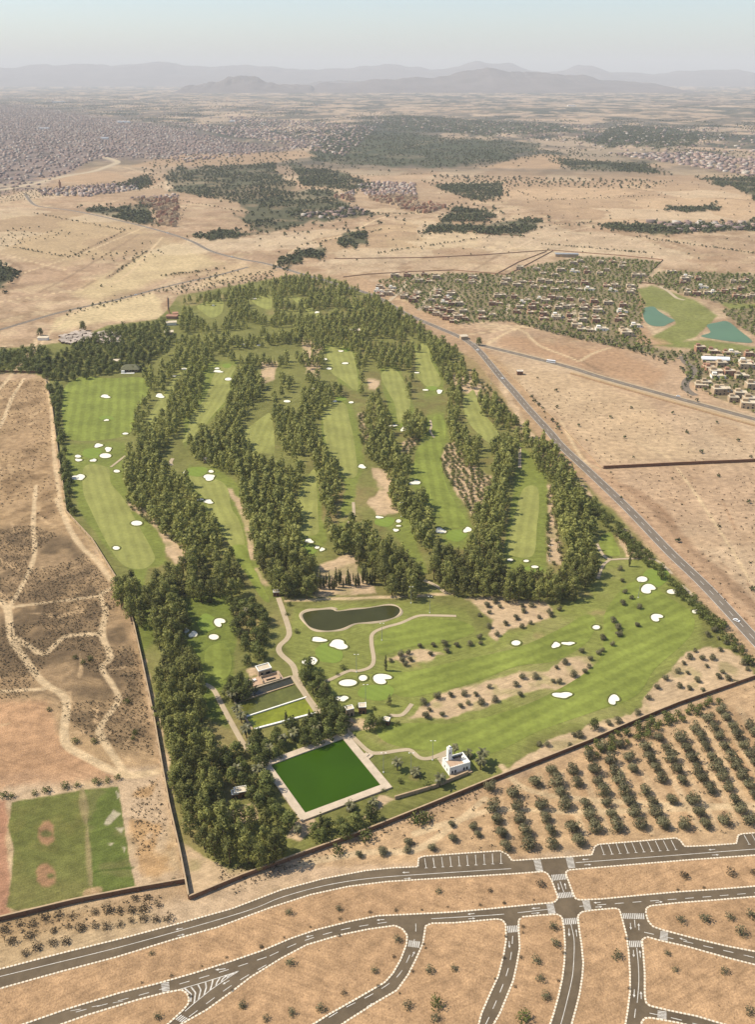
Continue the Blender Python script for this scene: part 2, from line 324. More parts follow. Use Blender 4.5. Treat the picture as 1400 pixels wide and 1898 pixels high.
DIRT = [  # bare patches inside the course
 [(721,1223),(743,1212),(779,1205),(821,1212),(793,1223),(754,1234)],
 [(757,1330),(779,1309),(840,1280),(900,1264),(968,1246),(1018,1246),(1050,1221),(1093,1218),(1100,1236),(1071,1268),(993,1282),(943,1293),(900,1314),(830,1330)],
 [(860,1108),(900,1106),(936,1106),(1007,1114),(1029,1131),(1025,1146),(989,1156),(939,1167),(918,1189),(905,1178),(915,1150),(890,1130)],
 [(1271,1207),(1311,1200),(1357,1205),(1379,1225),(1400,1254),(1329,1282),(1257,1307),(1196,1336),(1189,1300),(1221,1270),(1246,1243)],
 [(911,1448),(960,1412),(1020,1372),(1075,1358),(1090,1345),(1160,1325),(1196,1310),(1196,1334),(1093,1375),(1007,1409)],
 [(829,822),(846,820),(880,865),(912,885),(905,930),(878,958),(850,912),(822,875),(818,850)],
 [(745,820),(780,808),(765,838),(752,842)],
 [(586,1066),(600,1045),(640,1028),(665,1035),(660,1060),(690,1085),(700,1100),(580,1105)],
 [(689,867),(725,873),(738,900),(722,925),(742,948),(700,955),(682,930),(700,905)],
 [(664,765),(676,765),(680,820),(668,815)],[(680,700),(704,705),(702,722),(682,718)],[(484,672),(510,672),(508,705),(486,712)],
 zo(oR,S28,[(330,390),(350,390),(370,560),(400,800),(330,790),(325,600)]),zo(oR,S28,[(670,600),(730,620),(800,720),(860,760),(740,765),(700,690)]),
 zo(oL,S28,[(640,740),(700,770),(800,820),(880,930),(990,990),(1000,1060),(920,1085),(870,1020),(840,940),(760,850),(690,790)]),
 zo(oL,S28,[(1180,680),(1220,690),(1290,800),(1320,920),(1330,1060),(1300,1060),(1270,870),(1230,760)]),
 zo(oL,S28,[(1320,1100),(1345,1100),(1400,1200),(1380,1200)]),
 [(400,1505),(470,1488),(480,1520),(420,1535)],[(545,1515),(575,1510),(590,1530),(560,1560),(535,1555)],[(700,1475),(730,1480),(690,1505),(670,1515)],
 [(462,1255),(500,1240),(480,1232),(455,1243)],[(350,1667),(330,1560),(420,1612),(500,1612)],[(302,1430),(286,1336),(262,1225),(272,1222),(300,1340),(330,1520),(330,1590)],
 [(620,1340),(660,1330),(700,1335),(690,1350),(640,1352)],[(930,700),(985,800),(1040,860),(1100,920),(1092,925),(1030,868),(975,805),(920,710)],[(830,700),(850,690),(900,720),(880,740)],[(560,625),(600,640),(590,700),(565,690)]]
PATHS = [
 ([(516,1108),(525,1134),(536,1169),(532,1184),(518,1198),(520,1212),(543,1234),(552,1262),(572,1295),(596,1325)],3.6),
 ([(846,1142),(804,1141),(775,1142),(743,1155),(711,1164),(691,1175),(689,1194),(693,1223),(686,1237),(664,1244),(646,1244),(614,1259),(596,1266),(591,1276)],2.6),
 ([(640,1350),(664,1376),(686,1394),(707,1396),(743,1391),(761,1391),(779,1405),(800,1405),(832,1392)],2.6),
 ([(722,1326),(746,1325),(764,1305)],2.6),
 ([(379,1268),(396,1279),(411,1307),(446,1371),(461,1391)],3.0),
 ([(1107,1008),(1118,1028),(1132,1037),(1157,1036),(1211,1037),(1236,1053),(1246,1064)],2.4),
 ([(1132,1037),(1118,1049),(1109,1073)],2.4),([(1265,1085),(1285,1105),(1275,1116)],2.4),
 ([(655,931),(656,950),(653,964),(643,970)],2.6),([(798,779),(800,790),(798,800),(805,811)],2.2),([(786,1076),(807,1085),(829,1101)],3.0),([(964,829),(964,868)],3.0),
 ([(232,845),(205,866)],2.4),([(320,850),(316,857),(318,863)],3.4),([(690,990),(700,1000)],2.6),([(816,1410),(822,1400),(832,1392)],2.6)]
TRACKS = [  # worn earth tracks, painted width in metres
 ([(0,1114),(14,1132),(21,1182),(46,1221),(79,1264),(121,1296),(118,1354),(125,1382),(161,1404),(229,1436),(300,1429)],3.6),
 ([(66,900),(61,971),(64,1017),(57,1050),(36,1093),(14,1130)],2.4),
 ([(21,1179),(46,1193),(79,1212),(104,1193),(125,1179),(182,1175)],3.0),
 ([(211,1089),(186,1104),(195,1132),(189,1175),(204,1218),(189,1239),(214,1279),(218,1300),(196,1332),(184,1354),(193,1375),(229,1429)],2.8),
 ([(21,1125),(182,1105)],2.0),([(-40,1284),(82,1277)],2.2),([(104,924),(129,981),(154,1017),(179,1039),(205,1075)],3.0),([(85,700),(95,760),(100,840),(112,930),(125,965)],3.0),([(-30,830),(0,789),(21,739),(43,703)],3.0),
 ([(900,640),(960,610),(1000,640),(1050,660),(1075,670)],4),([(955,605),(1000,600)],4),([(1075,670),(1100,655),(1130,645)],4),([(530,1114),(614,1110),(739,1106),(840,1100)],2.2),
 ([(0,720),(60,645),(65,630)],4),([(-60,660),(20,640),(60,640)],4),([(40,670),(60,655),(110,600),(180,560)],3),
 ([(930,1420),(1020,1475),(1400,1498)],2.5),([(770,1545),(850,1520),(930,1500),(1100,1505),(1400,1492)],2.6),([(560,1600),(680,1580),(770,1575),(840,1530),(900,1480)],2.5),
 ([(1180,820),(1240,850),(1320,960),(1400,1090)],1.5),([(1040,780),(1080,850),(1110,868)],2.5),([(870,620),(930,612),(990,605)],4),([(510,490),(560,455),(640,435),(720,400),(830,395)],6),([(880,455),(935,460),(1000,462)],6),([(690,545),(760,560),(840,590),(950,605)],5),
 ([(0,560),(120,540),(220,520),(300,440)],3),([(0,520),(150,470),(270,420)],3),([(120,500),(40,480),(0,470)],3)]
HIWAY = [(45,358),(64,380),(100,386),(143,392),(214,407),(279,423),(321,435),(357,448),(393,466),(446,480),(486,487),(520,496),(557,507),(620,525),(696,549),(750,580),(807,605),(845,621),(871,635),(893,655),(929,699),(954,727),(982,760),(1018,799),(1043,828),(1100,881),(1171,949),(1243,1024),(1311,1089),(1400,1185),(1470,1262)]
ROAD2 = [(875,637),(918,646),(1007,668),(1060,682),(1114,699),(1204,724),(1293,748),(1400,777),(1500,803)]
ROAD3 = [(-40,621),(0,611),(107,580),(214,556),(286,537),(339,524),(400,511),(460,495)]
CANAL = [(1060,692),(1100,703),(1204,733),(1293,758),(1400,788),(1500,815)]
CITY_P = [(-200,185),(60,195),(160,215),(300,232),(440,262),(520,275),(560,262),(600,270),(480,285),(420,292),(345,302),(300,296),(200,292),(170,298),(130,318),(70,345),(0,352),(-200,365)]
FOREST = [[(310,325),(330,312),(400,310),(500,300),(530,325),(545,352),(620,355),(640,380),(700,395),(580,410),(500,432),(470,428),(440,400),(465,395),(440,375),(320,355)],
 [(155,388),(272,379),(285,418),(250,410)],[(560,290),(590,270),(640,245),(800,250),(1000,270),(960,292),(940,300),(860,308),(760,306),(600,303)],
 [(800,341),(932,340),(932,362),(895,372),(860,365)],[(1030,294),(1200,305),(1225,321),(1060,312)],[(1300,330),(1420,330),(1420,372),(1350,345)],
 [(640,430),(680,428),(672,452),(625,455)],[(518,480),(560,465),(600,460),(598,474),(570,478),(545,494),(520,492)],[(0,492),(22,500),(26,515),(0,540),(-60,560),(-60,490)],
 [(850,420),(985,405),(1010,412),(960,435),(900,432)],[(780,430),(850,385),(920,395),(900,425),(830,432)],[(1111,417),(1204,410),(1293,414),(1420,412),(1420,426),(1311,426),(1264,435),(1204,434)],
 [(220,340),(280,325),(280,345),(240,350)],[(1150,230),(1300,245),(1290,270),(1180,275),(1080,262)],[(700,215),(1000,228),(1100,245),(900,250),(720,240)]]
ESTATE = [[(700,520),(760,510),(850,507),(940,510),(990,492),(1090,475),(1160,480),(1225,486),(1180,535),(1195,560),(1190,610),(1215,650),(1170,647),(1050,622),(940,594),(850,600),(780,575),(740,547)],
 [(1195,520),(1230,502),(1430,510),(1430,560),(1340,562),(1270,545)],[(1265,655),(1300,645),(1430,650),(1430,775),(1330,738),(1275,705)],[(1340,575),(1430,560),(1430,640),(1380,610)],[(1190,640),(1265,655),(1250,668),(1160,645)]]
EGOLF = [[(1180,535),(1210,530),(1290,556),(1330,585),(1310,605),(1290,625),(1240,645),(1205,625),(1255,600),(1240,580),(1195,566)],[(1200,640),(1300,630),(1430,645),(1430,652),(1300,648)],[(1335,560),(1430,565),(1430,572),(1350,572)]]

FOREST += [[(360,436),(420,425),(480,430),(450,438),(380,443)],[(540,305),(600,312),(640,322),(690,342),(640,352),(560,345)],[(1240,385),(1320,380),(1330,388),(1260,392)]]
def rough(poly, amp, n=5, seed=0):
    r = random.Random(seed + int(poly[0][0])); out = []
    for (ax, ay), (bx, by) in zip(poly, poly[1:] + poly[:1]):
        for k in range(n): t = k / n; out.append((ax + (bx-ax)*t + r.gauss(0, amp), ay + (by-ay)*t + r.gauss(0, amp*.45)))
    return out
FOREST = [rough(q, 5 if i not in (3, 4, 1) else 1.0) for i, q in enumerate(FOREST)]
# ------------------------------------------------------------------ ground sheet: a fan of rows, finer where it is near
def grow(a0, step, k, end, sgn):
    out = []; s = step; a = a0
    while (a < end) if sgn > 0 else (a > end):
        a += sgn * s; s *= k; out.append(a)
    return out
xs = np.array(sorted(grow(-160, 5, 1.16, -9000, -1)) + list(np.arange(-160, 1561, 2.5)) + grow(1560, 5, 1.16, 10400, 1))
hs = list(np.arange(1860, 300, -2.6)) + list(np.arange(300, 60, -1.3)) + list(np.arange(60, 24, -1.0)) + [22, 20, 18, 16, 14, 12, 10.5, 9.2]
ys_row = np.array([HZ + h for h in hs])
near_Y = G(700, ys_row[0])[1]
extra_Y = [near_Y - d for d in (3000, 1500, 700, 300, 120, 40)]
rowY = []; rowK = []
for Yv in extra_Y: rowY.append(Yv); rowK.append(CH / (CP * (ys_row[0] - HZ)))
for yy in ys_row: rowY.append(G(700, yy)[1]); rowK.append(CH / (CP * (yy - HZ)))
rowY = np.array(rowY); rowK = np.array(rowK)
PYr = np.concatenate([np.full(len(extra_Y), ys_row[0]), ys_row])
WX = (xs[None, :] - IMW / 2) * rowK[:, None]; WY = np.repeat(rowY[:, None], len(xs), 1)
PX = np.repeat(xs[None, :], len(rowY), 0); PY = np.repeat(PYr[:, None], len(xs), 1)
NRW, NCL = PX.shape
def hsh(i, j, s):
    n = (i.astype(np.int64) * 374761393 + j.astype(np.int64) * 668265263 + s * 1442695041) & 0x7fffffff
    n = ((n ^ (n >> 13)) * 1274126177) & 0x7fffffff
    return ((n ^ (n >> 16)) & 0xffff) / 65535.0
def vn(x, y, s=0):
    i = np.floor(x); j = np.floor(y); fx = x - i; fy = y - j; fx = fx*fx*(3-2*fx); fy = fy*fy*(3-2*fy)
    a = hsh(i, j, s); b = hsh(i+1, j, s); c = hsh(i, j+1, s); d = hsh(i+1, j+1, s)
    return a + (b-a)*fx + (c-a)*fy + (a-b-c+d)*fx*fy
def fbm(x, y, sc, s=0, o=4):
    t = 0; a = 0.5; n = 0
    for k in range(o): t = t + a * vn(x / sc * 2**k + 17.3*k, y / sc * 2**k - 9.1*k, s + k); n += a; a *= .5
    return t / n
jx = (fbm(PX, PY, 40, 3, 3) - .5) * 14 + (fbm(PX, PY, 9, 4, 2) - .5) * 7
jy = (fbm(PX, PY, 40, 7, 3) - .5) * 9 + (fbm(PX, PY, 9, 8, 2) - .5) * 4.5
def smooth(e0, e1, x): t = np.clip((x - e0) / (e1 - e0), 0, 1); return t * t * (3 - 2 * t)
def sub(poly, pad):
    x0 = min(p[0] for p in poly) - pad; x1 = max(p[0] for p in poly) + pad; y0 = min(p[1] for p in poly) - pad; y1 = max(p[1] for p in poly) + pad
    r = np.where((PYr >= y0) & (PYr <= y1))[0]; c = np.where((xs >= x0) & (xs <= x1))[0]
    if len(r) == 0 or len(c) == 0: return None
    return slice(r[0], r[-1] + 1), slice(c[0], c[-1] + 1)
def sdf(poly, sl, jit=1.0):
    X = PX[sl] + jx[sl] * jit; Y = PY[sl] + jy[sl] * jit
    d = np.full(X.shape, 1e9); ins = np.zeros(X.shape, bool); n = len(poly)
    for i in range(n):
        ax, ay = poly[i]; bx, by = poly[(i + 1) % n]; ex, ey = bx - ax, by - ay
        t = np.clip(((X - ax) * ex + (Y - ay) * ey) / (ex*ex + ey*ey + 1e-9), 0, 1)
        d = np.minimum(d, (X - ax - t*ex)**2 + (Y - ay - t*ey)**2)
        if ay != by:
            c = ((ay > Y) != (by > Y)) & (X < (bx - ax) * (Y - ay) / (by - ay) + ax); ins ^= c
    d = np.sqrt(d); return np.where(ins, -d, d)
CC = np.zeros(PX.shape + (3,)); 
def put(sl, m, col): 
    c = np.array(col); CC[sl] = CC[sl] * (1 - m[..., None]) + c * m[..., None]
def paint(poly, col, feather=4, jit=1.0, amt=1.0, mod=None):
    sl = sub(poly, 30)
    if sl is None: return
    m = amt * smooth(feather, -feather, sdf(poly, sl, jit))
    if mod is not None: m = m * mod[sl]
    put(sl, m, col)
def stroke(pts, w, col, amt=1.0, soft=1.0, jit=.35):
    sl = sub(pts, 25)
    if sl is None: return
    X = WX[sl]; Y = WY[sl]; wj = (fbm(X, Y, 14, 31, 2) - .5) * 3 * jit; d = np.full(X.shape, 1e9)
    P = [G(*p)[:2] for p in catmull(pts, 5, False)]
    for (ax, ay), (bx, by) in zip(P[:-1], P[1:]):
        ex, ey = bx - ax, by - ay; t = np.clip(((X-ax)*ex + (Y-ay)*ey) / (ex*ex + ey*ey + 1e-9), 0, 1)
        d = np.minimum(d, (X-ax-t*ex)**2 + (Y-ay-t*ey)**2)
    d = np.sqrt(d) + wj; pix = 1.6 / scale_at(PY[sl])
    put(sl, amt * smooth(w/2 + np.maximum(soft, pix), np.maximum(0, w/2 - soft*.4), d), col)
n600 = fbm(WX, WY, 600, 40, 4); n150 = fbm(WX, WY, 150, 50, 4); n40 = fbm(WX, WY, 40, 60, 4); n12 = fbm(WX, WY, 12, 70, 3); n2k = fbm(WX, WY, 2200, 80, 5)
tan = np.array(A(208, 176, 138)); CC[:] = tan
def blend(mask, col): 
    c = np.array(col); CC[:] = CC * (1 - mask[..., None]) + c * mask[..., None]
blend(smooth(.35, .65, n150) * .55, A(222, 196, 156)); blend(smooth(.5, .75, n40) * .45, A(182, 148, 108)); blend(smooth(.5, .8, n600) * .4, A(200, 164, 128))
blend(smooth(560, 700, PY) * smooth(760, 600, PX) * smooth(.4, .6, n40) * .4, A(196, 170, 118))
farm = smooth(345, 280, PY)                                       # the far plain: fields, groves and hamlets
blend(farm * smooth(.44, .56, n2k) * .75, A(150, 132, 112)); blend(farm * smooth(.50, .58, n600 * .6 + n2k * .4) * .8, A(92, 92, 76)); blend(farm * smooth(.56, .62, fbm(WX, WY, 330, 91, 4)) * .8, A(84, 88, 72)); blend(farm * smooth(.62, .7, fbm(WX, WY, 420, 95, 4)) * .6, A(206, 176, 146))
cell = hsh(np.floor(WX/520 + fbm(WX, WY, 900, 21, 2)*1.5), np.floor(WY/700 + fbm(WX, WY, 1200, 22, 2)*2.0), 9)
blend(smooth(320, 240, PY) * (cell > .45) * .7, A(100, 98, 82)); blend(smooth(300, 225, PY) * (cell < .12) * .6, A(210, 184, 152)); blend(smooth(300, 225, PY) * ((cell > .25) & (cell < .36)) * .6, A(140, 118, 96))
blend(farm * smooth(.50, .62, fbm(WX, WY, 90, 96, 3)) * .5, A(84, 84, 70))
blend(smooth(340, 300, PY) * smooth(.46, .60, fbm(WX, WY, 130, 196, 4)) * .55, A(104, 98, 82)); blend(smooth(300, 180, PY) * .3, A(158, 140, 122))
for sd_, sc_, th, col, am in ((301, 260, .54, A(66, 72, 58), .8), (302, 190, .58, A(218, 188, 152), .7), (303, 420, .56, A(76, 82, 64), .7), (304, 340, .60, A(226, 198, 162), .6)):
    blend(smooth(330, 262, PY) * smooth(th, th + .05, fbm(WX, WY * .55, sc_, sd_, 4)) * am, col)
mid = smooth(340, 390, PY) * smooth(700, 600, PY)
blend(mid * smooth(.50, .62, fbm(WX, WY, 60, 311, 4)) * .5, A(174, 146, 112)); blend(mid * smooth(.54, .64, fbm(WX, WY, 26, 312, 3)) * .55, A(164, 134, 98)); blend(mid * smooth(.56, .66, fbm(WX, WY, 40, 313, 3)) * .45, A(232, 206, 160))
paint(CITY_P, A(146, 130, 120), 10, 2.0, .9); paint(CITY_P, A(160, 138, 126), 10, 2.0, .6, smooth(.52, .66, fbm(WX, WY, 45, 97, 2))); paint(CITY_P, A(84, 80, 70), 10, 2.0, .6, smooth(.54, .66, fbm(WX, WY, 70, 98, 3)))
paint([(0,395),(110,392),(240,412),(300,440),(250,470),(120,490),(0,470)], A(206, 178, 134), 10)
paint([(300,440),(340,450),(420,490),(300,520),(180,560),(130,545),(220,500)], A(226, 202, 150), 10, 1, .8)
paint([(180,565),(280,545),(300,560),(300,590),(190,600),(90,615),(100,590)], A(232, 208, 156), 5, 1, .9)
paint([(930,620),(1150,650),(1240,690),(1210,715),(1050,675),(920,640)], A(196, 158, 118), 8, 1, .8)
paint([(940,680),(1050,690),(1200,740),(1300,850),(1120,860),(1030,770)], A(222, 192, 148), 10, 1, .7)
paint([(880,345),(1250,340),(1430,370),(1430,405),(1100,410),(1000,380)], A(222, 188, 144), 10, 1, .7)
paint([(560,430),(880,400),(900,450),(700,470),(600,470)], A(216, 184, 138), 8, 1, .7)
for q in ([(720,440),(880,425),(885,460),(720,470)],[(430,490),(520,500),(500,512),(350,540),(380,515)]): paint(q, A(228, 200, 150), 4, 1, .6)
# left field: dry weeds over earth
paint([(-120,705),(84,705),(110,900),(125,955),(210,1075),(245,1150),(262,1225),(300,1420),(-120,1440)], A(190, 158, 114), 8, 1, .85)
weeds = smooth(.40, .60, n40 * .5 + n12 * .5)
paint([(-120,980),(60,975),(130,1000),(185,1060),(235,1150),(255,1230),(285,1400),(200,1380),(150,1360),(90,1290),(-120,1300)], A(124, 104, 76), 14, 1.5, .9, .3 + .7 * weeds)
paint([(-120,700),(80,705),(100,900),(110,960),(-120,980)], A(148, 120, 84), 10, 1.5, .8, smooth(.48, .66, n12 * .6 + n40 * .4))
paint([(-120,1290),(80,1300),(120,1380),(230,1440),(-120,1470)], A(204, 160, 118), 10, 1.4, .8); paint([(10,1480),(-60,1480),(-60,1720),(20,1700)], A(190, 136, 104), 6, 1, .8)
paint([(240,1470),(290,1440),(300,1500),(320,1610),(270,1640),(245,1550)], A(196, 150, 88), 10, 1.6, .6, smooth(.4, .6, n12))
for k in range(26):                                                # ploughed and eroded streaks in the open fields
    x0 = R.uniform(940, 1400); y0 = R.uniform(880, 1130); stroke([(x0, y0), (x0 + R.uniform(20, 60), y0 + R.uniform(18, 60))], R.uniform(.6, 1.6), A(170, 132, 94), .45, 1.2, 1)
stroke([(1090,885),(1160,905),(1215,940),(1260,1000),(1330,1060),(1400,1130),(1440,1170)], 9, A(168, 134, 100), .7, 5, 2.5)
stroke([(1095,880),(1150,925),(1230,1000),(1310,1075),(1420,1190)], 6, A(186, 136, 98), .8, 3, 1)
for k in range(46):                                                # bare streaks and runnels in the weedy left field
    y0 = R.uniform(720, 1380); xr = 80 + max(0, (y0 - 950)) * .45; x0 = R.uniform(-30, xr); a = R.uniform(-.6, .6) + (1.2 if R.random() < .5 else 0); L = R.uniform(12, 45)
    stroke([(x0, y0), (x0 + L*.5*math.cos(a) + R.uniform(-4, 4), y0 + L*.5*math.sin(a)), (x0 + L*math.cos(a), y0 + L*math.sin(a) + R.uniform(-5, 5))], R.uniform(.5, 1.8), A(222, 188, 140), .7, 1.2, 2)
# grove and plots
paint([(880,1480),(1020,1415),(1400,1262),(1500,1230),(1500,1560),(1100,1575),(780,1600),(560,1610),(620,1570)], A(216, 180, 132), 6, 1, .7)
for r0, r1 in (((1000,1432),(1040,1560)),((1040,1432),(1085,1550)),((1078,1428),(1130,1545)),((1110,1418),(1165,1542)),((1140,1405),(1210,1545)),((1172,1392),(1250,1540)),((1208,1375),(1300,1540)),((1240,1365),(1330,1535)),((1275,1350),(1370,1530)),((1305,1340),(1400,1520)),((1340,1325),(1430,1480)),((1370,1310),(1450,1440)),((960,1450),(985,1560)),((925,1470),(945,1560))):
    for k in (-3, 3): stroke([(r0[0]+k, r0[1]), ((r0[0]+r1[0])/2+k, (r0[1]+r1[1])/2), (r1[0]+k, r1[1])], .6, A(232, 202, 156), .75, .5, .4)
    stroke([(r0[0]-14, r0[1]+4), (r1[0]-14, r1[1])], 2.2, A(186, 150, 108), .5, 2.0, 1)
stroke([(-60,1735),(200,1690),(345,1645)], 8, A(182, 148, 104), .5, 6, 2)
# turf of the golf course
CBASE = CC.copy()
paint(COURSE, A(138, 136, 74), 1.2, 0)
cm = np.zeros(PX.shape); sl = sub(COURSE, 5); cm[sl] = smooth(1.5, -1.5, sdf(COURSE, sl, 0))
blend(cm * smooth(.42, .62, n40) * .6, A(146, 144, 80)); blend(cm * smooth(.5, .7, n12) * .45, A(114, 116, 56)); blend(cm * smooth(.60, .74, n40 * .5 + n150 * .5) * .55, A(176, 154, 104))
paint([(230,1000),(560,900),(640,660),(520,520),(700,540),(900,680),(1100,960),(1080,1110),(560,1110),(300,1110)], A(142, 122, 78), 25, 1.6, .42, smooth(.42, .62, n12 * .5 + n40 * .5))
TURF = zo(oL,S28,[(330,460),(640,440),(660,500),(650,640),(700,780),(800,880),(860,980),(870,1080),(760,1100),(750,1200),(700,1240),(690,1120),(600,1060),(520,960),(430,830),(370,690),(340,560)])
for q in (TURF,[(350,862),(400,865),(450,905),(470,1000),(490,1080),(530,1100),(500,1110),(440,1020),(380,950),(345,900)],[(595,745),(650,740),(665,800),(675,870),(660,900),(655,960),(625,990),(640,900),(600,820)],
          [(795,770),(825,765),(850,910),(880,985),(870,1020),(830,1015),(800,960),(760,890)],[(964,817),(982,814),(1014,881),(1018,924),(1014,1010),(1018,1064),(954,1064),(936,1039),(940,980)],[(545,960),(560,890),(590,865),(600,950),(605,1000),(590,1030),(555,1020)],
          [(770,640),(795,635),(820,700),(825,730),(790,735)],[(600,640),(655,635),(672,725),(630,710)],[(705,680),(735,675),(770,760),(750,800),(725,795)],[(340,670),(440,670),(420,750),(340,830)],[(700,960),(760,955),(775,1010),(790,1060),(770,1060),(740,1000)]):
    paint(q, A(138, 146, 68), 4, .8, .9)
paint([(1120,1035),(1215,1036),(1300,1120),(1300,1190),(1240,1240),(1180,1315),(980,1372),(950,1412),(870,1425),(740,1400),(690,1392),(650,1350),(600,1280),(560,1270),(530,1200),(545,1130),(760,1110),(860,1130),(900,1180),(1000,1160),(1060,1110)], A(148, 152, 76), 8, 1.2, .85)
paint([(1120,1035),(1215,1036),(1300,1120),(1300,1190),(1240,1240),(1180,1315),(980,1372),(740,1400),(650,1350),(760,1300),(1000,1160)], A(170, 162, 100), 8, 1, .6, smooth(.5, .68, n40))
paint([(320,1110),(430,1100),(440,1180),(430,1260),(400,1290),(430,1350),(380,1330),(370,1220),(335,1180)], A(124, 136, 58), 5, 1, .85); paint([(245,1100),(300,1090),(300,1180),(265,1210)], A(122, 132, 56), 5, 1, .8)
paint([(690,1395),(820,1410),(870,1425),(800,1458),(720,1470)], A(122, 128, 60), 5, 1, .7)
stroke([(880,645),(893,655),(929,699),(954,727),(982,760),(1018,799),(1043,828),(1100,881),(1171,949),(1243,1024),(1311,1089),(1400,1185),(1470,1262)], 26, A(208, 172, 132), .85, 5, 2)
stroke([(640,512),(700,540),(760,572),(830,608),(880,645)], 46, A(200, 166, 126), .8, 8, 3)
stroke([(885,660),(940,730),(990,790),(1060,862)], 44, A(188, 158, 114), .6, 10, 6)
for q in DIRT: paint(q, A(222, 192, 150), 2.5, 1.1, .95, .55 + .45 * smooth(.3, .5, n12))
for q in ((727,1370,22,9),(1000,1180,14,6),(1110,1135,18,6),(1180,1090,20,5),(460,1300,8,5),(770,1440,10,5),(640,960,9,5),(600,905,6,6),(670,1405,8,4),(870,1350,30,6),(760,1235,16,5),(1080,1100,14,5)):
    paint([(q[0]+q[2]*math.cos(a*.7), q[1]+q[3]*math.sin(a*.7)) for a in range(9)], A(178, 158, 104), 5, 1.2, .7)
for pts_, w_ in (([(200,515),(240,485),(285,458)],7),([(130,478),(180,452),(230,428)],6),([(70,543),(150,500),(257,434)],5),([(0,480),(40,500),(10,545)],8),([(80,540),(140,538),(175,520)],5),([(300,512),(360,506),(400,500)],5),([(620,430),(720,415),(800,428)],8),([(700,470),(705,482)],8),([(745,478),(750,490)],8),([(800,455),(940,440),(1000,452)],8),([(1010,420),(1100,440),(1180,450)],10),([(1100,415),(1250,432),(1400,450)],10),([(930,470),(880,500)],5),([(640,330),(800,322),(950,330)],14),([(1140,345),(1250,360),(1400,372)],14),([(560,455),(600,440),(700,425)],6),([(1060,660),(1120,690)],5),([(1040,680),(1100,690),(1160,712)],4)):
    stroke(pts_, w_, A(150, 124, 94), .6, 3, 2.5)
for pts_, w_ in (([(440,470),(520,440),(600,425)],6),([(905,470),(950,462),(1000,440),(1100,420)],7),([(1000,440),(900,420),(780,380)],7),([(1180,430),(1300,470),(1400,480)],6),([(330,420),(400,440),(470,470)],5),([(230,310),(300,330),(310,350)],10),([(600,380),(680,372),(740,385)],8)):
    stroke(pts_, w_, A(226, 198, 158), .7, 2, 1)
blend(smooth(300, 340, PY) * smooth(520, 470, PY) * (hsh(np.floor(WX/170 + n150*1.2), np.floor(WY/230 + n150), 12) > .6) * .42, A(176, 146, 112)); blend(smooth(300, 340, PY) * smooth(520, 470, PY) * (hsh(np.floor(WX/170 + n150*1.2), np.floor(WY/230 + n150), 12) < .2) * .42, A(232, 208, 168))
for pts, w in TRACKS: stroke(pts, w * (1.15 if w < 3.7 else 1), A(234, 205, 158), .95, 1.0)
for q in FOREST: paint(q, A(84, 90, 60), 3, .8, .9, .65 + .35*smooth(.4, .55, n150*.5+n40*.5))
for q in ESTATE: paint(q, A(150, 138, 100), 2, .5, .85)
for q in EGOLF: paint(q, A(140, 146, 74), 2, .5, .9)
paint([(1180,535),(1196,560),(1195,600),(1215,625),(1250,640),(1180,640),(1190,600)], A(206, 166, 124), 2, .6, .6)
# marked small-holdings far off
for q in ([(690,545),(725,525),(760,530),(780,520),(700,520)],[(940,300),(1010,283),(1050,290),(1040,312),(890,312)],[(832,400),(920,396),(905,418),(840,418)],[(60,330),(200,318),(240,330),(150,342)],[(340,285),(560,280),(590,290),(480,305),(230,310)],[(520,500),(640,512),(560,520),(450,515)]): paint(q, A(204, 170, 130), 2, .6, .75)
stroke([(0,352),(60,340),(120,325),(170,318),(215,302),(190,292)], 26, A(204, 184, 154), .8, 10, .5)
# the two sports pitches at the lower left
GRASS1 = [(21,1487),(155,1463),(172,1658),(107,1673),(32,1689),(14,1680),(27,1573),(14,1530)]; GRASS2 = [(156,1463),(218,1457),(250,1644),(186,1659),(171,1644)]
paint(GRASS1, A(122, 124, 64), 2, .5); paint(GRASS2, A(112, 122, 58), 1.5, .4); paint(GRASS2, A(140, 132, 82), 3, .6, .5, smooth(.45, .6, n12)); paint(GRASS1, A(136, 130, 70), 4, .5, .5, smooth(.45, .65, n12)); paint(GRASS1, A(150, 142, 86), 4, .5, .4, smooth(1560, 1680, PY))
for cx, cy, rx, ry in ((86,1545,15,24),(86,1624,19,22)): paint([(cx + rx*math.cos(a*.7), cy + ry*math.sin(a*.7)) for a in range(9)], A(186, 142, 104), 4, .8, .9)
for cx, cy, rx, ry in ((86,1546,12,7),(94,1624,8,5)): paint([(cx + rx*math.cos(a*.7), cy + ry*math.sin(a*.7)) for a in range(9)], A(112, 114, 62), 3, .5, .9)
for q in ([(210,1500),(225,1510),(205,1528),(195,1528)],[(215,1535),(232,1535),(225,1545)],[(212,1462),(222,1475),(216,1480)],[(226,1568),(234,1570),(232,1580)],[(200,1562),(212,1560),(205,1566)]): paint(q, A(196, 182, 150), 1.5, .6, .9)
stroke([(152,1463),(160,1540),(168,1640)], 1.6, A(168, 150, 104), .8, 1.2, 1.2); stroke([(176,1615),(246,1608)], 1.0, A(70, 92, 30), .7, .6); stroke([(164,1655),(178,1652)], 5, A(200,166,122), .8, 1)
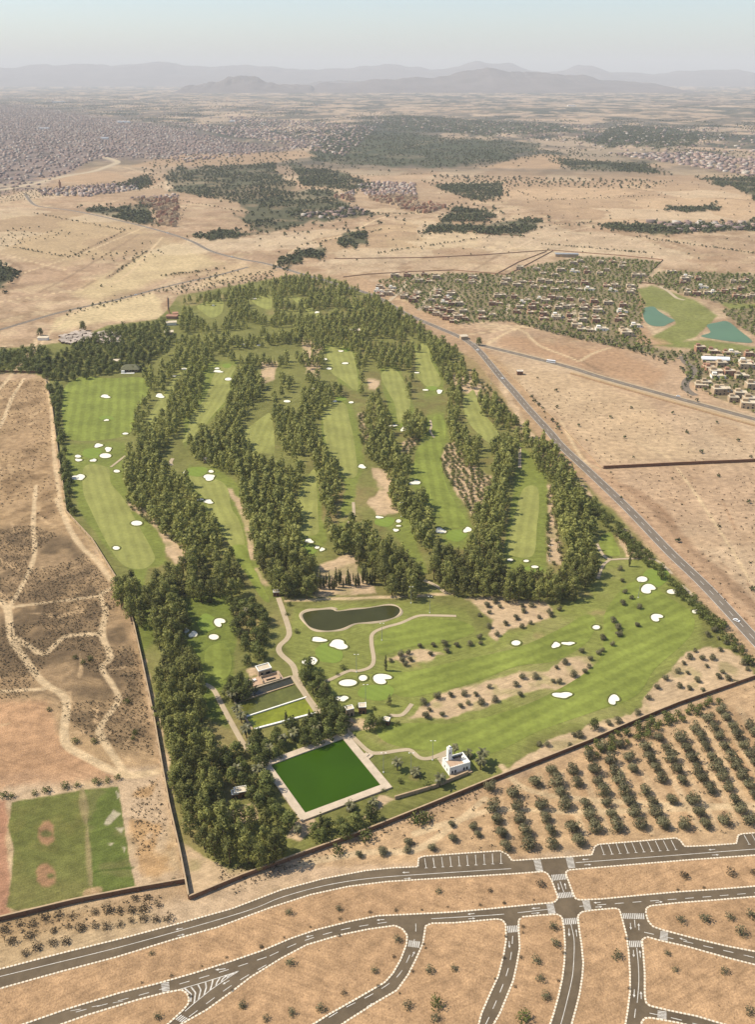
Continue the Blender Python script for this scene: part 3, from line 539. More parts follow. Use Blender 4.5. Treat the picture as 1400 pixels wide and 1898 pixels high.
# vertex positions: gentle relief only in the waste ground
WZ = np.zeros(PX.shape)
idx = np.arange(NRW * NCL).reshape(NRW, NCL)
V = np.stack([WX, WY, WZ], -1).reshape(-1, 3); C4 = np.concatenate([CC, np.ones(PX.shape + (1,))], -1).reshape(-1, 4)
Q = np.stack([idx[:-1, :-1], idx[:-1, 1:], idx[1:, 1:], idx[1:, :-1]], -1).reshape(-1, 4)
fc = ((cm[:-1, :-1] + cm[1:, 1:]) / 2 > .5).reshape(-1)
def grid_obj(name, faces, m, lab=None):
    u, inv = np.unique(faces, return_inverse=True)
    me = mesh_np(name, V[u], inv.reshape(-1, 4), m, None, [('Col', 'FLOAT_COLOR', 'POINT', C4[u])])
    return tag(link(bpy.data.objects.new(name, me)), lab, None, None, 'structure')
grid_obj('ground', Q[~fc], 'ground', 'dry tan plain of bare fields reaching to the hills')
grid_obj('lawn', Q[fc], 'lawn', 'green and straw coloured turf of the golf course')

# ------------------------------------------------------------------ mountains on the horizon and the haze
def up_at(px, py, D):
    v = (py - IMH/2) / F; t = D / (CP - v * SP); return ((px - IMW/2) / F * t, CH - (SP + v * CP) * t)
def ridge(name, prof, D, half, seed, lab):
    pts = [up_at(x, y, D) for x, y in prof]; X0, X1 = pts[0][0], pts[-1][0]; nx, ny = 520, 40
    gx = np.linspace(X0, X1, nx); hgt = np.interp(gx, [p[0] for p in pts], [max(p[1], -5) for p in pts])
    T = np.linspace(-1, 1, ny); XX, TT = np.meshgrid(gx, T); YY = D + TT * half
    hgt = hgt * (1 + (fbm(gx, gx*0, half*.35, seed+7, 5) - .5) * .5) + (fbm(gx, gx*0, half*.14, seed+9, 4) - .5) * hgt * .36
    rd = 1 - np.abs(fbm(XX, YY, half * .5, seed, 5) - .5) * 2
    prof_t = (1 - np.abs(TT)) ** 1.15
    hgt = hgt * .93; Z = hgt[None, :] * prof_t * (0.55 + .55 * rd) ; Z[ny // 2 - 1:ny // 2 + 1] = hgt * (0.93 + .09 * rd[ny//2])
    Z *= smooth(X0, X0 + (X1-X0)*.06, XX) * smooth(X1, X1 - (X1-X0)*.06, XX); Z -= 3 * (np.abs(TT) > .97)
    i = np.arange(nx * ny).reshape(ny, nx); q = np.stack([i[:-1, :-1], i[:-1, 1:], i[1:, 1:], i[1:, :-1]], -1).reshape(-1, 4)
    me = mesh_np(name, np.stack([XX, YY, Z], -1).reshape(-1, 3), q, 'rock')
    me.polygons.foreach_set('use_smooth', [True] * len(me.polygons))
    tag(link(bpy.data.objects.new(name, me)), lab, None, None, 'structure')
ridge('mountain', [(-1400,125),(-700,120),(-200,122),(0,119),(65,116),(150,114),(225,117),(350,117),(415,119),(440,116),(480,121),(550,121),(635,122),(700,115),(750,116),(800,124),(860,120),(885,109),(910,109),(940,116),(980,127),(1010,129),(1050,125),(1070,120),(1100,125),(1130,134),(1180,130),(1220,127),(1260,127),(1290,131),(1400,130),(1700,126),(2600,124)], 41000, 6500, 200, 'far pale blue mountain chain along the whole horizon')
ridge('mountain', [(560,152),(640,150),(700,147),(730,145),(780,139),(815,137),(865,130),(900,127),(950,130),(970,135),(1010,135),(1050,142),(1080,142),(1110,150),(1150,152),(1250,155)], 24500, 3200, 230, 'nearer grey mountain ridge right of the centre')
ridge('hill', [(330,160),(380,152),(410,145),(440,141),(470,142),(500,150),(520,154),(560,156),(590,158)], 22500, 1500, 260, 'low dark hill alone on the plain')
ridge('hill', [(560,156),(600,150),(625,147),(650,150),(680,149),(720,156)], 30000, 1400, 290, 'chain of small pale hills beside the dark hill')
haze_b = MB(); haze_b.box((0, 29000, -1.5), (150000, 70000, 1162))
haze = haze_b.build('haze', [])
hm = bpy.data.materials.new('haze_air'); hm.use_nodes = True; hn = hm.node_tree.nodes; hn.remove(hn['Principled BSDF'])
pv = hn.new('ShaderNodeVolumePrincipled'); pv.inputs['Density'].default_value = 4.2e-5; pv.inputs['Color'].default_value = (0.995, 0.985, 0.965, 1); pv.inputs['Anisotropy'].default_value = 0.0
hm.node_tree.links.new(pv.outputs[0], hn['Material Output'].inputs['Volume']); haze.data.materials.append(hm)
tag(haze, 'pale dusty haze lying over the whole plain', 'haze', None, 'stuff')
# ------------------------------------------------------------------ roads
def road_obj(name, pts, w, m, z, lab, n=5):
    b = MB(); P = GP(pts, n); b.ribbon(P, w, z); o = b.build(name, m); tag(o, lab, None, None, 'structure'); return o, P
def line_on(P, d, w, z, name, parent, dash=None, m='paint'):
    b = MB(); Q_ = resample(offs(P, d), 2.0)
    if dash:
        n1, n2 = max(1, round(dash[0]/2)), max(1, round(dash[1]/2)); i = 0
        while i + n1 < len(Q_): b.ribbon(Q_[i:i+n1+1], w, z); i += n1 + n2
    else: b.ribbon(Q_, w, z)
    return b.build(name, m, parent)
hw, HP = road_obj('road', HIWAY, 9.5, 'asphalt2', .06, 'two lane asphalt highway running past the golf course')
for d in (-4.4, 4.4): line_on(HP, d, .35, .075, 'edge_line', hw)
line_on(HP, 0, .3, .075, 'centre_line', hw, (6, 8))
r2, R2P = road_obj('road', ROAD2, 9.0, 'asphalt2', .05, 'straight side road with sandy verges across the desert')
for d in (-6.5, 6.5): line_on(R2P, d, 2.2, .03, 'sandy_verge', r2, None, 'path')
line_on(R2P, 0, .3, .065, 'centre_line', r2, (6, 8))
r3, R3P = road_obj('road', ROAD3, 8.0, 'asphalt2', .05, 'straight road with weedy verges on the left plain')
line_on(R3P, 0, .3, .065, 'centre_line', r3, (6, 8))
cn, CNP = road_obj('earth_bank', CANAL, 7.0, 'wall', .04, 'long low earth bank along the side road'); cn['category'] = 'bank'; cn['kind'] = 'thing'
bk = MB(); 
for a, b_ in zip(CNP[:-1], CNP[1:]):
    L = math.hypot(b_[0]-a[0], b_[1]-a[1]); bk.box(((a[0]+b_[0])/2, (a[1]+b_[1])/2, .05), (L*1.01, 4.5, 1.6), math.atan2(b_[1]-a[1], b_[0]-a[0]), 0, .98)
bk.build('ridge', 'dirt', cn)
est_road = [(1265,660),(1272,672),(1285,682),(1286,694),(1272,708),(1274,722),(1290,733)]
road_obj('road', est_road, 9, 'asphalt2', .05, 'curving estate entrance road lined with young trees')
for pts in ([(722,558),(742,540),(760,520),(776,512)],[(776,575),(795,548),(815,525)],[(745,528),(775,508)],[(842,562),(856,548)],[(882,530),(895,517)],[(1222,530),(1240,540),(1255,552),(1270,556)],[(1068,608),(1066,585),(1063,565)],[(945,590),(942,570),(948,560)],[(1180,523),(1230,526),(1260,530)]):
    road_obj('lane', pts, 6, 'path', .05, 'pale lane between the estate villas')
road_obj('river_bed', [(0,353),(60,341),(120,327),(170,318),(205,306),(218,300),(200,293),(185,290)], 24, 'path', .06, 'pale dry river bed at the edge of the town')

# --- the unfinished street grid in the foreground: one asphalt sheet with raised dirt plots on it
A_UP = [(-260,1865),(-60,1812),(118,1766),(229,1739),(339,1710),(429,1685),(521,1650),(600,1629),(679,1614),(729,1609),(775,1607),(776,1591),(786,1587.5),(861,1582),(928,1577.5),(941,1584),(950,1595.7),(989,1593),(1050,1589),(1098,1585),
        (1103,1570),(1110,1565.5),(1186,1559.6),(1254,1553.5),(1262,1558),(1270,1569.6),(1311,1568),(1366,1564),(1369,1549),(1376,1546),(1430,1542),(1560,1532)]
ASPH = A_UP + [(1560,2030),(-260,2030)]
road_b = MB(); road_b.sheet([G(*p)[:2] for p in ASPH], .05)
street = tag(road_b.build('road', 'asphalt'), 'brown grey asphalt street grid with white markings', None, None, 'structure')
PLOTS = [
 ('long dirt plot between the two upper streets, left of the crossing', [(-260,1905),(114,1801),(214,1775),(321,1742),(404,1719),(503.6,1682),(575,1659),(646,1643.6),(718,1634.6),(807,1629),(953.6,1620),(1008,1616),(1016,1620),(1023,1632),(1030,1650),(1035,1665),(1030,1672),(1021,1674),(971,1678.6),(900,1685.7),(843,1691),(771,1694.6),(700,1698),(646,1709),(586,1724),(539,1740),(486,1762.5),(429,1782),(357,1805),(286,1825),(221,1841),(120,1872),(-60,1935),(-260,2010)]),
 ('long dirt plot between the two upper streets, right of the crossing', [(1056,1613),(1150,1605),(1275,1594.6),(1400,1585.7),(1560,1574),(1560,1630),(1400,1643),(1329,1649),(1257,1653.6),(1186,1660),(1114,1667),(1075,1668.6),(1067,1666),(1059,1646),(1050,1621),(1050,1616)]),
 ('half moon shaped dirt plot with a grey scar', [(260,1960),(330,1902),(382,1873),(429,1839),(464,1812),(521,1777),(568,1752),(629,1734),(682,1723),(732,1716),(746,1722),(755,1734),(754,1750),(743,1779),(729,1804),(714,1821),(664,1850),(611,1880),(560,1912),(500,1960)]),
 ('pointed dirt plot behind the chevron markings', [(-100,1985),(60,1918),(161,1882),(214,1866),(257,1853),(304,1841),(336,1835),(346,1841),(350,1850),(349,1861),(339,1873),(314,1896),(250,1950)]),
 ('large open dirt plot between two curving streets', [(800,1712),(843,1711),(922,1704),(932,1706),(938,1714),(938.6,1743),(934,1771),(924,1810),(909,1842),(893,1879),(880,1930),(560,1985),(590,1930),(643,1893),(700,1857),(736,1836),(757,1807),(771,1779),(784,1750),(787.5,1729),(789,1717)]),
 ('narrow dirt strip with a row of grey bushes', [(969,1700),(1000,1697),(1034,1695),(1042,1700),(1046,1721),(1048,1750),(1047,1782),(1043,1814),(1036,1846),(1027,1879),(1010,1930),(895,1985),(916,1898),(927,1879),(939,1850),(952,1818),(959,1786),(964,1757),(962,1725),(962,1706)]),
 ('dirt strip with one lone bush, between two streets', [(1079,1691),(1100,1687.5),(1140,1684),(1149,1686),(1155,1707),(1162.5,1736),(1166,1764),(1168.6,1804),(1168.6,1839),(1164,1875),(1155,1930),(1040,1985),(1061,1896),(1068,1871),(1075,1843),(1080,1811),(1082,1786),(1078.6,1750),(1074,1721),(1072,1698)]),
 ('wedge shaped dirt plot at the right edge', [(1198,1693),(1199,1684),(1207,1679.5),(1257,1674),(1329,1668.6),(1400,1662.5),(1560,1650),(1560,1808),(1400,1764),(1346,1753.6),(1293,1741),(1232,1725),(1211,1718),(1202,1707)]),
 ('dirt plot with low weeds in the lower right', [(1200,1737),(1221,1743),(1275,1755),(1346,1775),(1400,1788.6),(1560,1832),(1560,1960),(1329,1895),(1293,1884),(1239,1873),(1206,1865),(1198,1859),(1196,1843),(1196,1804),(1193,1764),(1191,1742)]),
 ('small dirt corner at the bottom edge', [(1196,1888),(1206,1887),(1257,1896),(1330,1914),(1480,1960),(1180,2000),(1190,1895)])]
def kerb(b, P, z):
    Q_ = resample(P, 0.5); i = 0; k = 0
    while i + 2 < len(Q_):
        n = 2 if k % 2 == 0 else 1
        a, c = Q_[i], Q_[min(i+n, len(Q_)-1)]; L = math.hypot(c[0]-a[0], c[1]-a[1])
        if L > .05: b.box(((a[0]+c[0])/2, (a[1]+c[1])/2, z), (L*(.98), .74 if k % 2 == 0 else .6, .24 if k % 2 == 0 else .17), math.atan2(c[1]-a[1], c[0]-a[0]), k % 2)
        i += n; k += 1
for lab, pts in PLOTS:
    P = GP(pts); b = MB(); b.prism(P, .0, .16)
    cols = np.tile(np.array([*A(204, 166, 122), 1.0]), (len(b.v), 1))
    o = b.build('plot', 'ground', None, [('Col', 'FLOAT_COLOR', 'POINT', cols)]); tag(o, lab, None, None, 'structure')
    k = MB(); kerb(k, P + [P[0]], .03); k.build('kerb', ['kerbw', 'kerbg'], o)['kind'] = 'stuff'
k = MB(); kerb(k, GP(A_UP), .03); k.build('kerb', ['kerbw', 'kerbg'], street)['kind'] = 'stuff'
ZM = .062
def dashes(pts, dash=None, w=.28, name='lane_line'): line_on(GP(pts, 5), 0, w, ZM, name, street, dash)
dashes([(-160,1848),(78,1791),(250,1748),(450,1691),(521,1663.6),(600,1642),(678.6,1629),(771,1621.4),(950,1610)])
dashes([(1068,1599),(1230,1587),(1400,1574),(1540,1564)])
dashes([(140,1876),(257,1845),(357,1817),(430,1795),(500,1772)], (3, 4)); dashes([(500,1772),(560,1745),(640,1722),(740,1706)], (3, 5)); dashes([(800,1703),(900,1697),(940,1694)]); dashes([(960,1692),(1030,1684)])
dashes([(1075,1680),(1180,1672),(1290,1664),(1400,1655),(1500,1647)], (4, 5)); dashes([(350,1885),(430,1826),(500,1785)], (3, 4)); dashes([(771,1712),(770,1735),(758,1775),(735,1812),(690,1843),(640,1868),(590,1898)], (3, 4))
dashes([(951,1735),(948,1770),(940,1805),(925,1845),(905,1890),(890,1920)], (3, 5)); dashes([(1059,1713),(1065,1743),(1064,1786),(1061,1814),(1052,1854),(1041,1896),(1030,1930)]); dashes([(1039,1634),(1046,1654)])
dashes([(1177,1705),(1180,1735)], (3, 4)); dashes([(1181,1757),(1184,1786),(1185,1821),(1182,1859)]); dashes([(1179,1870),(1174,1910)], (3, 4)); dashes([(1195,1728),(1240,1738),(1300,1752),(1400,1775),(1500,1800)], (4, 5)); dashes([(1205,1878),(1260,1890),(1340,1912)], (3, 4))
dashes([(130,1874),(257,1850)], (3, 4), .2)
def quadpts(q, n):                                               # zebra: stripes along the travel direction inside a surveyed quad
    g = [Vector(G(*p)[:2]) for p in q]; b = MB()
    for i in range(n):
        t0 = (i + .12) / n; t1 = (i + .66) / n
        a0 = g[0].lerp(g[1], t0); a1 = g[0].lerp(g[1], t1); b0 = g[3].lerp(g[2], t0); b1 = g[3].lerp(g[2], t1)
        b.sheet([a0, b0, b1, a1], ZM + .01)
    return b.build('crosswalk', 'paint', street)
for off, q, n in ((o8,[(250,262),(266,326),(302,322),(286,259)],9),(o8,[(418,252),(432,309),(469,305),(456,248)],9),(o8,[(343,341),(420,335),(426,364),(350,371)],9),(o8,[(373,435),(452,428),(460,456),(381,463)],9),
    (o8,[(317,492),(330,546),(367,541),(354,488)],8),(o8,[(504,476),(517,526),(553,522),(541,471)],8),(o8,[(402,568),(482,563),(486,595),(408,600)],8),(o8,[(112,606),(170,603),(172,637),(118,641)],6),(o8,[(712,540),(828,541),(830,571),(718,568)],12),
    (o8,[(745,683),(814,682),(818,716),(750,716)],7),(o8,[(911,632),(905,684),(948,690),(950,634)],8),(o8,[(896,1044),(894,1106),(942,1104),(942,1050)],8),(o7,[(864,680),(924,688),(918,720),(858,712)],6),(o6,[(834,1098),(842,1152),(882,1149),(876,1092)],7),(o6,[(938,1262),(995,1292),(965,1315),(908,1286)],6)):
    quadpts(zo(off, S28, q), n)
def arrow(p0, p1):
    a = Vector(G(*p0)[:2]); c = Vector(G(*p1)[:2]); d = (c - a).normalized(); s = Vector((-d.y, d.x)); L = (c - a).length; b = MB()
    b.sheet([a + s*.14, a - s*.14, a + d*(L*.65) - s*.14, a + d*(L*.65) + s*.14], ZM); b.sheet([a + d*(L*.65) + s*.55, a + d*(L*.65) - s*.55, c], ZM)
    b.build('road_arrow', 'paint', street)
for off, a, b_ in ((o8,(600,131+0),(0,0)),):
    pass
for p0, p1 in ((zo(o8,S28,[(537,259),(503,262)])),(zo(o8,S28,[(515,289),(550,287)])),(zo(o8,S28,[(1195,208),(1160,211)])),(zo(o8,S28,[(1178,238),(1214,236)])),(zo(o8,S28,[(378,385),(384,420)])),(zo(o8,S28,[(420,415),(413,383)])),(zo(o8,S28,[(600,483),(563,486)])),(zo(o8,S28,[(572,508),(608,506)])),(zo(o8,S28,[(285,512),(240,516)])),(zo(o8,S28,[(240,541),(285,537)])),
    (zo(o8,S28,[(435,620),(436,660)])),(zo(o8,S28,[(476,660),(472,622)])),(zo(o8,S28,[(754,590),(757,625)])),(zo(o8,S28,[(799,628),(797,592)])),(zo(o8,S28,[(770,730),(772,768)])),(zo(o8,S28,[(807,770),(803,732)])),(zo(o8,S28,[(775,935),(773,978)])),(zo(o8,S28,[(811,985),(809,945)])),(zo(o8,S28,[(124,685),(126,720)])),(zo(o8,S28,[(885,484),(922,480)])),
    (zo(o7,S28,[(865,327),(828,329)])),(zo(o7,S28,[(838,361),(875,358)])),(zo(o7,S28,[(735,572),(695,576)])),(zo(o7,S28,[(365,655),(328,663)])),(zo(o7,S28,[(880,765),(893,738)])),(zo(o7,S28,[(645,1025),(678,1008)])),(zo(o7,S28,[(1205,541),(1168,545)])),(zo(o7,S28,[(1172,569),(1208,566)])),(zo(o6,S28,[(948,813),(910,821)])),(zo(o6,S28,[(920,853),(958,845)])),(zo(o6,S28,[(1170,1024),(1115,1030)])),(zo(o6,S28,[(1190,1085),(1155,1105)])),(zo(o8,S28,[(1048,682),(1008,668)]))):
    arrow(p0, p1)
def bay_lines(off, tops, bots):
    for a, c in zip(tops, bots):
        p, q = [G(*z)[:2] for z in zo(off, S28, [a, c])]; b = MB(); b.ribbon([p, q], .28, ZM)
        d = (q[0]-p[0], q[1]-p[1]); L = math.hypot(*d); nx, ny = -d[1]/L, d[0]/L; b.ribbon([(q[0]-nx*.7, q[1]-ny*.7), (q[0]+nx*.7, q[1]+ny*.7)], .28, ZM + .004); b.build('parking_line', 'paint', street)
bay_lines(o7, [(945+44*i, 255-3.1*i) for i in range(10)], [(953+43.3*i, 305-2.6*i) for i in range(10)])
bay_lines(o8, [(600+40.6*i, 186-3.0*i) for i in range(10)], [(618+41.5*i, 236-2.8*i) for i in range(10)]); bay_lines(o8, [(1345,134),(1385,130)], [(1372,182),(1412,178)])
cv = MB()                                                           # chevron island
ZC = lambda x, y: Vector(G(300 + x/5.385, 1750 + y/5.385)[:2])
for a, m_, c in (((225,440),(292,500),(285,575)),((290,428),(335,485),(320,592)),((360,405),(388,458),(362,560)),((435,382),(443,432),(420,508)),((508,358),(498,406),(480,462)),((580,335),(550,380),(538,415)),((650,310),(605,350),(592,375)),((720,290),(665,315),(650,335))):
    pa, pm, pc = ZC(*a), ZC(*m_), ZC(*c); cv.ribbon([pa, pm], .55, ZM); cv.ribbon([pm, pc], .55, ZM + .004)
cv.ribbon([ZC(*p) for p in ((100,475),(225,438),(440,375),(600,325),(770,268))], .3, ZM + .008); cv.ribbon([ZC(*p) for p in ((770,268),(640,350),(480,462),(320,592),(230,670))], .3, ZM + .008)
cv.build('chevron_marking', 'paint', street)

# ------------------------------------------------------------------ fairways, greens, bunkers, paths
for fi, (m, pts, (s0, s1)) in enumerate(FAIR):
    P = GP(pts, 5, True); b = MB(); b.sheet(P, .03 + .004*fi); a = Vector(G(*s0)[:2]); d = (Vector(G(*s1)[:2]) - a).normalized()
    across = [(v[0]-a.x) * -d.y + (v[1]-a.y) * d.x for v in b.v]
    tag(b.build('fairway', m, None, [('across', 'FLOAT', 'POINT', across)]), 'mown fairway strip of the golf course', None, None, 'structure')
for cx, cy, rx, ry in GREENS:
    ph = R.uniform(0, 6); pts = [(cx + rx*math.cos(t)*(1+.1*math.sin(2*t+ph)), cy + ry*math.sin(t)*(1+.1*math.sin(3*t+ph))) for t in [i*2*math.pi/28 for i in range(28)]]
    P = GP(pts); b = MB(); b.sheet(P, .15); across = [v[0]*.6 + v[1]*.8 for v in b.v]
    tag(b.build('putting_green', 'green', None, [('across', 'FLOAT', 'POINT', across)]), 'smooth oval putting green', None, None, 'structure')
def nearest_green(x, y):
    return min(range(len(GREENS)), key=lambda i: math.hypot(GREENS[i][0]-x, GREENS[i][1]-y))
GN = ['the green below the driving range','the green left of centre','the green beside the left tree column','the green before the kidney pond','the green above the square pool',
      'the green of the narrow central fairway','the round green in the woods','the green of the bright fairway','the far right green','the green of the rightmost fairway',
      'the long central fairway head','the upper left fairway head','the upper central fairway head','the upper right fairway head','the narrow fairway head','the driving range centre']
cnt = {}
for k_, (x, y, rx, ry, sh) in enumerate(BUNK):
    ph = R.uniform(0, 6.28); pts = []
    for i in range(26):
        t = i * 2 * math.pi / 26; r = 1.0
        if sh == 'b': r = 1 + .16*math.sin(2*t+ph) + .13*math.sin(3*t+2*ph) + .05*math.sin(5*t+ph)
        if sh == 'c': r = 1.06 - .74*math.exp(-((math.sin((t-.75+.3*math.sin(ph))/2))/.22)**2) + .06*math.sin(3*t+ph)
        if sh == 'e': r = 1 + .04*math.sin(2*t+ph)
        pts.append((x + rx*r*math.cos(t), y + ry*r*math.sin(t)))
    P = GP(pts, 2, True); c = G(x, y); P = [(c[0]+(p[0]-c[0])*.93, c[1]+(p[1]-c[1])*.93) for p in P]; loc = [(p[0]-c[0], p[1]-c[1]) for p in P]
    gi = nearest_green(x, y); cnt[gi] = cnt.get(gi, 0) + 1
    size = 'large' if rx > 12 else ('medium' if rx > 7.5 else 'small'); shp = {'b': 'lobed', 'c': 'hooked', 'e': 'oval'}[sh]
    side = ('left of' if x < GREENS[gi][0] - 4 else 'right of' if x > GREENS[gi][0] + 4 else 'level with'); vert = 'beyond' if y < GREENS[gi][1] - 2 else 'in front of' if y > GREENS[gi][1] + 2 else 'beside'
    root = empty('bunker', c); tag(root, f'{size} {shp} bunker {vert} and {side} {GN[gi]}', 'bunker', 'white sand bunkers of the golf course')
    b = MB(); b.sheet(loc, .20); b.build('sand', 'sand', root)
    b = MB(); n = len(loc); A2 = [(p[0]*(1+.0)+p[0]/max(.1, math.hypot(*p))*.55, p[1]+p[1]/max(.1, math.hypot(*p))*.55) for p in loc]; A3 = [(p[0]+p[0]/max(.1, math.hypot(*p))*1.6, p[1]+p[1]/max(.1, math.hypot(*p))*1.6) for p in loc]
    b.v = [(p[0], p[1], .16) for p in loc] + [(p[0], p[1], .55) for p in A2] + [(p[0], p[1], .02) for p in A3]
    for i in range(n):
        j = (i+1) % n; b.f += [(i, n+i, n+j, j), (n+i, 2*n+i, 2*n+j, n+j)]; b.m += [0, 0]
    b.build('grass_lip', 'lip', root)
for pi_, (pts, w) in enumerate(PATHS):
    road_obj('path', pts, w, 'path', .165 + .004*pi_, 'pale concrete cart path winding through the grass')

# ------------------------------------------------------------------ ponds and pools
def sheet_obj(name, pts, z, m, parent=None, n=0):
    b = MB(); b.sheet(GP(pts, n, True), z); return b.build(name, m, parent)
pond_o = zo(o4, S28, [(450,172),(478,152),(540,143),(600,140),(630,150),(700,143),(780,135),(880,120),(935,124),(957,143),(940,172),(890,192),(800,204),(720,213),(650,240),(580,250),(520,242),(480,222)])
pond = tag(sheet_obj('pond', pond_o, .2, 'water_pond', None, 4), 'dark kidney shaped pond with a pale shore', None, None, 'structure')
cxp = sum(p[0] for p in pond_o)/len(pond_o); cyp = sum(p[1] for p in pond_o)/len(pond_o)
P0 = GP(pond_o, 4, True); C0 = G(cxp, cyp); sh = MB(); n = len(P0); wd = [1.2 + 1.3*math.sin(i*.37)**2 + (1.2 if (i < n*.2) else 0) for i in range(n)]
def outw(P, i, d):
    a = P[i-1]; b_ = P[(i+1) % len(P)]; tx, ty = b_[0]-a[0], b_[1]-a[1]; L = math.hypot(tx, ty) or 1; nx, ny = ty/L, -tx/L
    if (P[i][0]-C0[0])*nx + (P[i][1]-C0[1])*ny < 0 and False: nx, ny = -nx, -ny
    return (P[i][0]+nx*d*SGN, P[i][1]+ny*d*SGN)
area = sum(P0[i-1][0]*P0[i][1]-P0[i][0]*P0[i-1][1] for i in range(n)); SGN = 1 if area > 0 else -1
sh.v = [(p[0], p[1], .17) for p in P0] + [(*outw(P0, i, wd[i]*.5), .5) for i in range(n)] + [(*outw(P0, i, wd[i]), .03) for i in range(n)]
for i in range(n):
    j = (i+1) % n; sh.f += [(i, n+i, n+j, j), (n+i, 2*n+i, 2*n+j, n+j)]; sh.m += [0, 0]
sh.build('shore', 'path', pond)
for pts, lab in (([(1193,573),(1203,569),(1214,569),(1221,576),(1240,588),(1252,594),(1240,600),(1229,605),(1207,603),(1195,592)], 'teal lake on the left of the estate golf course'),([(1300,623),(1318,616),(1311,603),(1329,598),(1350,596),(1371,612),(1396,634),(1364,634),(1321,628)], 'teal lake with two fountains at the right edge')):
    tag(sheet_obj('lake', pts, .2, 'lake', None, 4), lab, None, None, 'structure')
def inner(P, d):
    n = len(P); out = []
    ar = sum(P[i-1][0]*P[i][1]-P[i][0]*P[i-1][1] for i in range(n)); s = 1 if ar > 0 else -1
    for i in range(n):
        a, b_, c = Vector(P[i-1]), Vector(P[i]), Vector(P[(i+1) % n]); e1 = (b_-a).normalized(); e2 = (c-b_).normalized()
        n1 = Vector((-e1.y, e1.x))*s; n2 = Vector((-e2.y, e2.x))*s; m_ = (n1+n2).normalized(); out.append(tuple(b_ + m_*(d/max(.3, m_.dot(n1)))))
    return out
pool = tag(empty('pool', G(605,1440)), 'large square pool of bright green water with a pale stone rim', 'pool')
def local(P, c): return [(p[0]-c[0], p[1]-c[1]) for p in P]
pc = G(605,1440); inn = [G(*p)[:2] for p in [(635.7,1371),(706.4,1457),(566,1509),(502,1420)]]; wat = local(inn, pc); outp = local(inner(inn, -4.2), pc)
b = MB(); b.sheet(inner(wat, -.3), .35); b.build('water', 'water_pool', pool)
for i in range(4):
    j = (i+1) % 4; q = [outp[i], outp[j], wat[j], wat[i]]; b = MB(); b.prism(q, 0, 1.0); b.build('rim', 'stone', pool)
# low outer steps on the right side of the pool
st = tag(empty('stone_steps', G(683,1403)), 'small stone steps beside the square green pool', 'steps'); 
b = MB(); b.box((0,0,0),(5,3,.5), .9); b.build('lower_step', 'stone', st); b = MB(); b.box((-1.2,.9,.5),(2.6,2.4,.4), .9); b.build('upper_step', 'stone', st)
B_ = [(430,1290),(539.5,1255),(545,1269),(443,1302),(568,1293.6),(457,1329.5),(584.5,1323),(471.4,1352.7)]
bas = tag(empty('terraced_pool', G(505,1300)), 'terraced pool of three long basins, dark, murky and algae green', 'pool'); bc = G(505,1300)
for q, m in (((0,1,2,3),'basin1'),((3,2,4,5),'basin2'),((5,4,6,7),'basin3')):
    P = local([G(*B_[i])[:2] for i in q], bc); b = MB(); b.sheet(P, .15); b.build('basin', m, bas)
def low_wall(p, q, w, h, parent, c, m='path', name='low_wall'):
    a = Vector(G(*p)[:2]); d = Vector(G(*q)[:2]); m_ = (a+d)/2; b = MB(); b.box((m_.x-c[0], m_.y-c[1], 0), ((d-a).length, w, h), math.atan2(d.y-a.y, d.x-a.x)); return b.build(name, m, parent)
low_wall(B_[0], B_[1], 1.2, .9, bas, bc); low_wall(B_[3], B_[2], .7, .8, bas, bc, 'coping'); low_wall(B_[5], B_[4], .8, .9, bas, bc, 'white'); low_wall(B_[7], B_[6], 1.2, .9, bas, bc, 'white'); low_wall((541,1254), (588,1324), 2.0, .7, bas, bc); low_wall((428,1290), (469,1354), 1.0, .5, bas, bc, 'coping')

# ------------------------------------------------------------------ walls
def wall(pts, h, w, lab, m='wall', cop='coping', n=0, step=12.0):
    P = GP(pts, n); root = empty('boundary_wall', (P[0][0], P[0][1], 0)); tag(root, lab, 'wall'); c = P[0]
    b = MB(); k = MB(); pr = MB(); P = local(P, c); L, Rr = offs(P, w/2), offs(P, -w/2); Lk, Rk = offs(P, w*.75), offs(P, -w*.75)
    for i in range(len(P)-1):
        b.prism([L[i], Rr[i], Rr[i+1], L[i+1]], 0, h - .02); k.prism([Lk[i], Rk[i], Rk[i+1], Lk[i+1]], h, h + .25); 
    b.build('wall_panel', m, root); k.build('coping', cop, root)
    for p, q in zip(resample(P, step)[1:], resample(P, step)[2:] ): pr.box((p[0], p[1], 0), (w*2.2, w*2.2, h*.97), math.atan2(q[1]-p[1], q[0]-p[0]))
    if pr.v: pr.build('pier', m, root)
    return root
wall([(350,1667),(334,1583.6),(314,1496),(302,1430),(286,1336),(262.5,1225),(246,1152),(216,1103)], 2.8, .5, 'long earth wall along the left side of the golf course')
wall([(216,1103),(214,1072),(171,1003),(123,951),(118,910),(107,838),(96,753),(84,706)], 2.2, .4, 'pale boundary wall bending between the left field and driving range', 'coping')
wall([(351,1668),(450,1627),(557,1587.5),(657,1552),(757,1512),(896,1455),(1007,1411),(1093,1377),(1186,1336),(1257,1307),(1329,1282),(1400,1257),(1470,1230)], 2.4, .5, 'long dark wall between the golf course and the tree grove')
wall([(-120,1738),(0,1707),(143,1673),(246,1653),(343,1636)], 2.6, .5, 'earth wall below the two grass pitches')
wall([(1119,869),(1260,862),(1400,856),(1520,850)], 2.8, .5, 'dark straight wall crossing the right desert', 'wall', 'wall')
wall([(1117,868),(1080,829),(1025,773),(996,751),(964,712),(929,680),(905,664)], .8, .4, 'low pale wall beside the highway', 'coping', 'coping')
wall([(732,1482),(807,1460),(868,1435)], 2.0, .5, 'low garden wall in front of the white pavilion', 'coping')
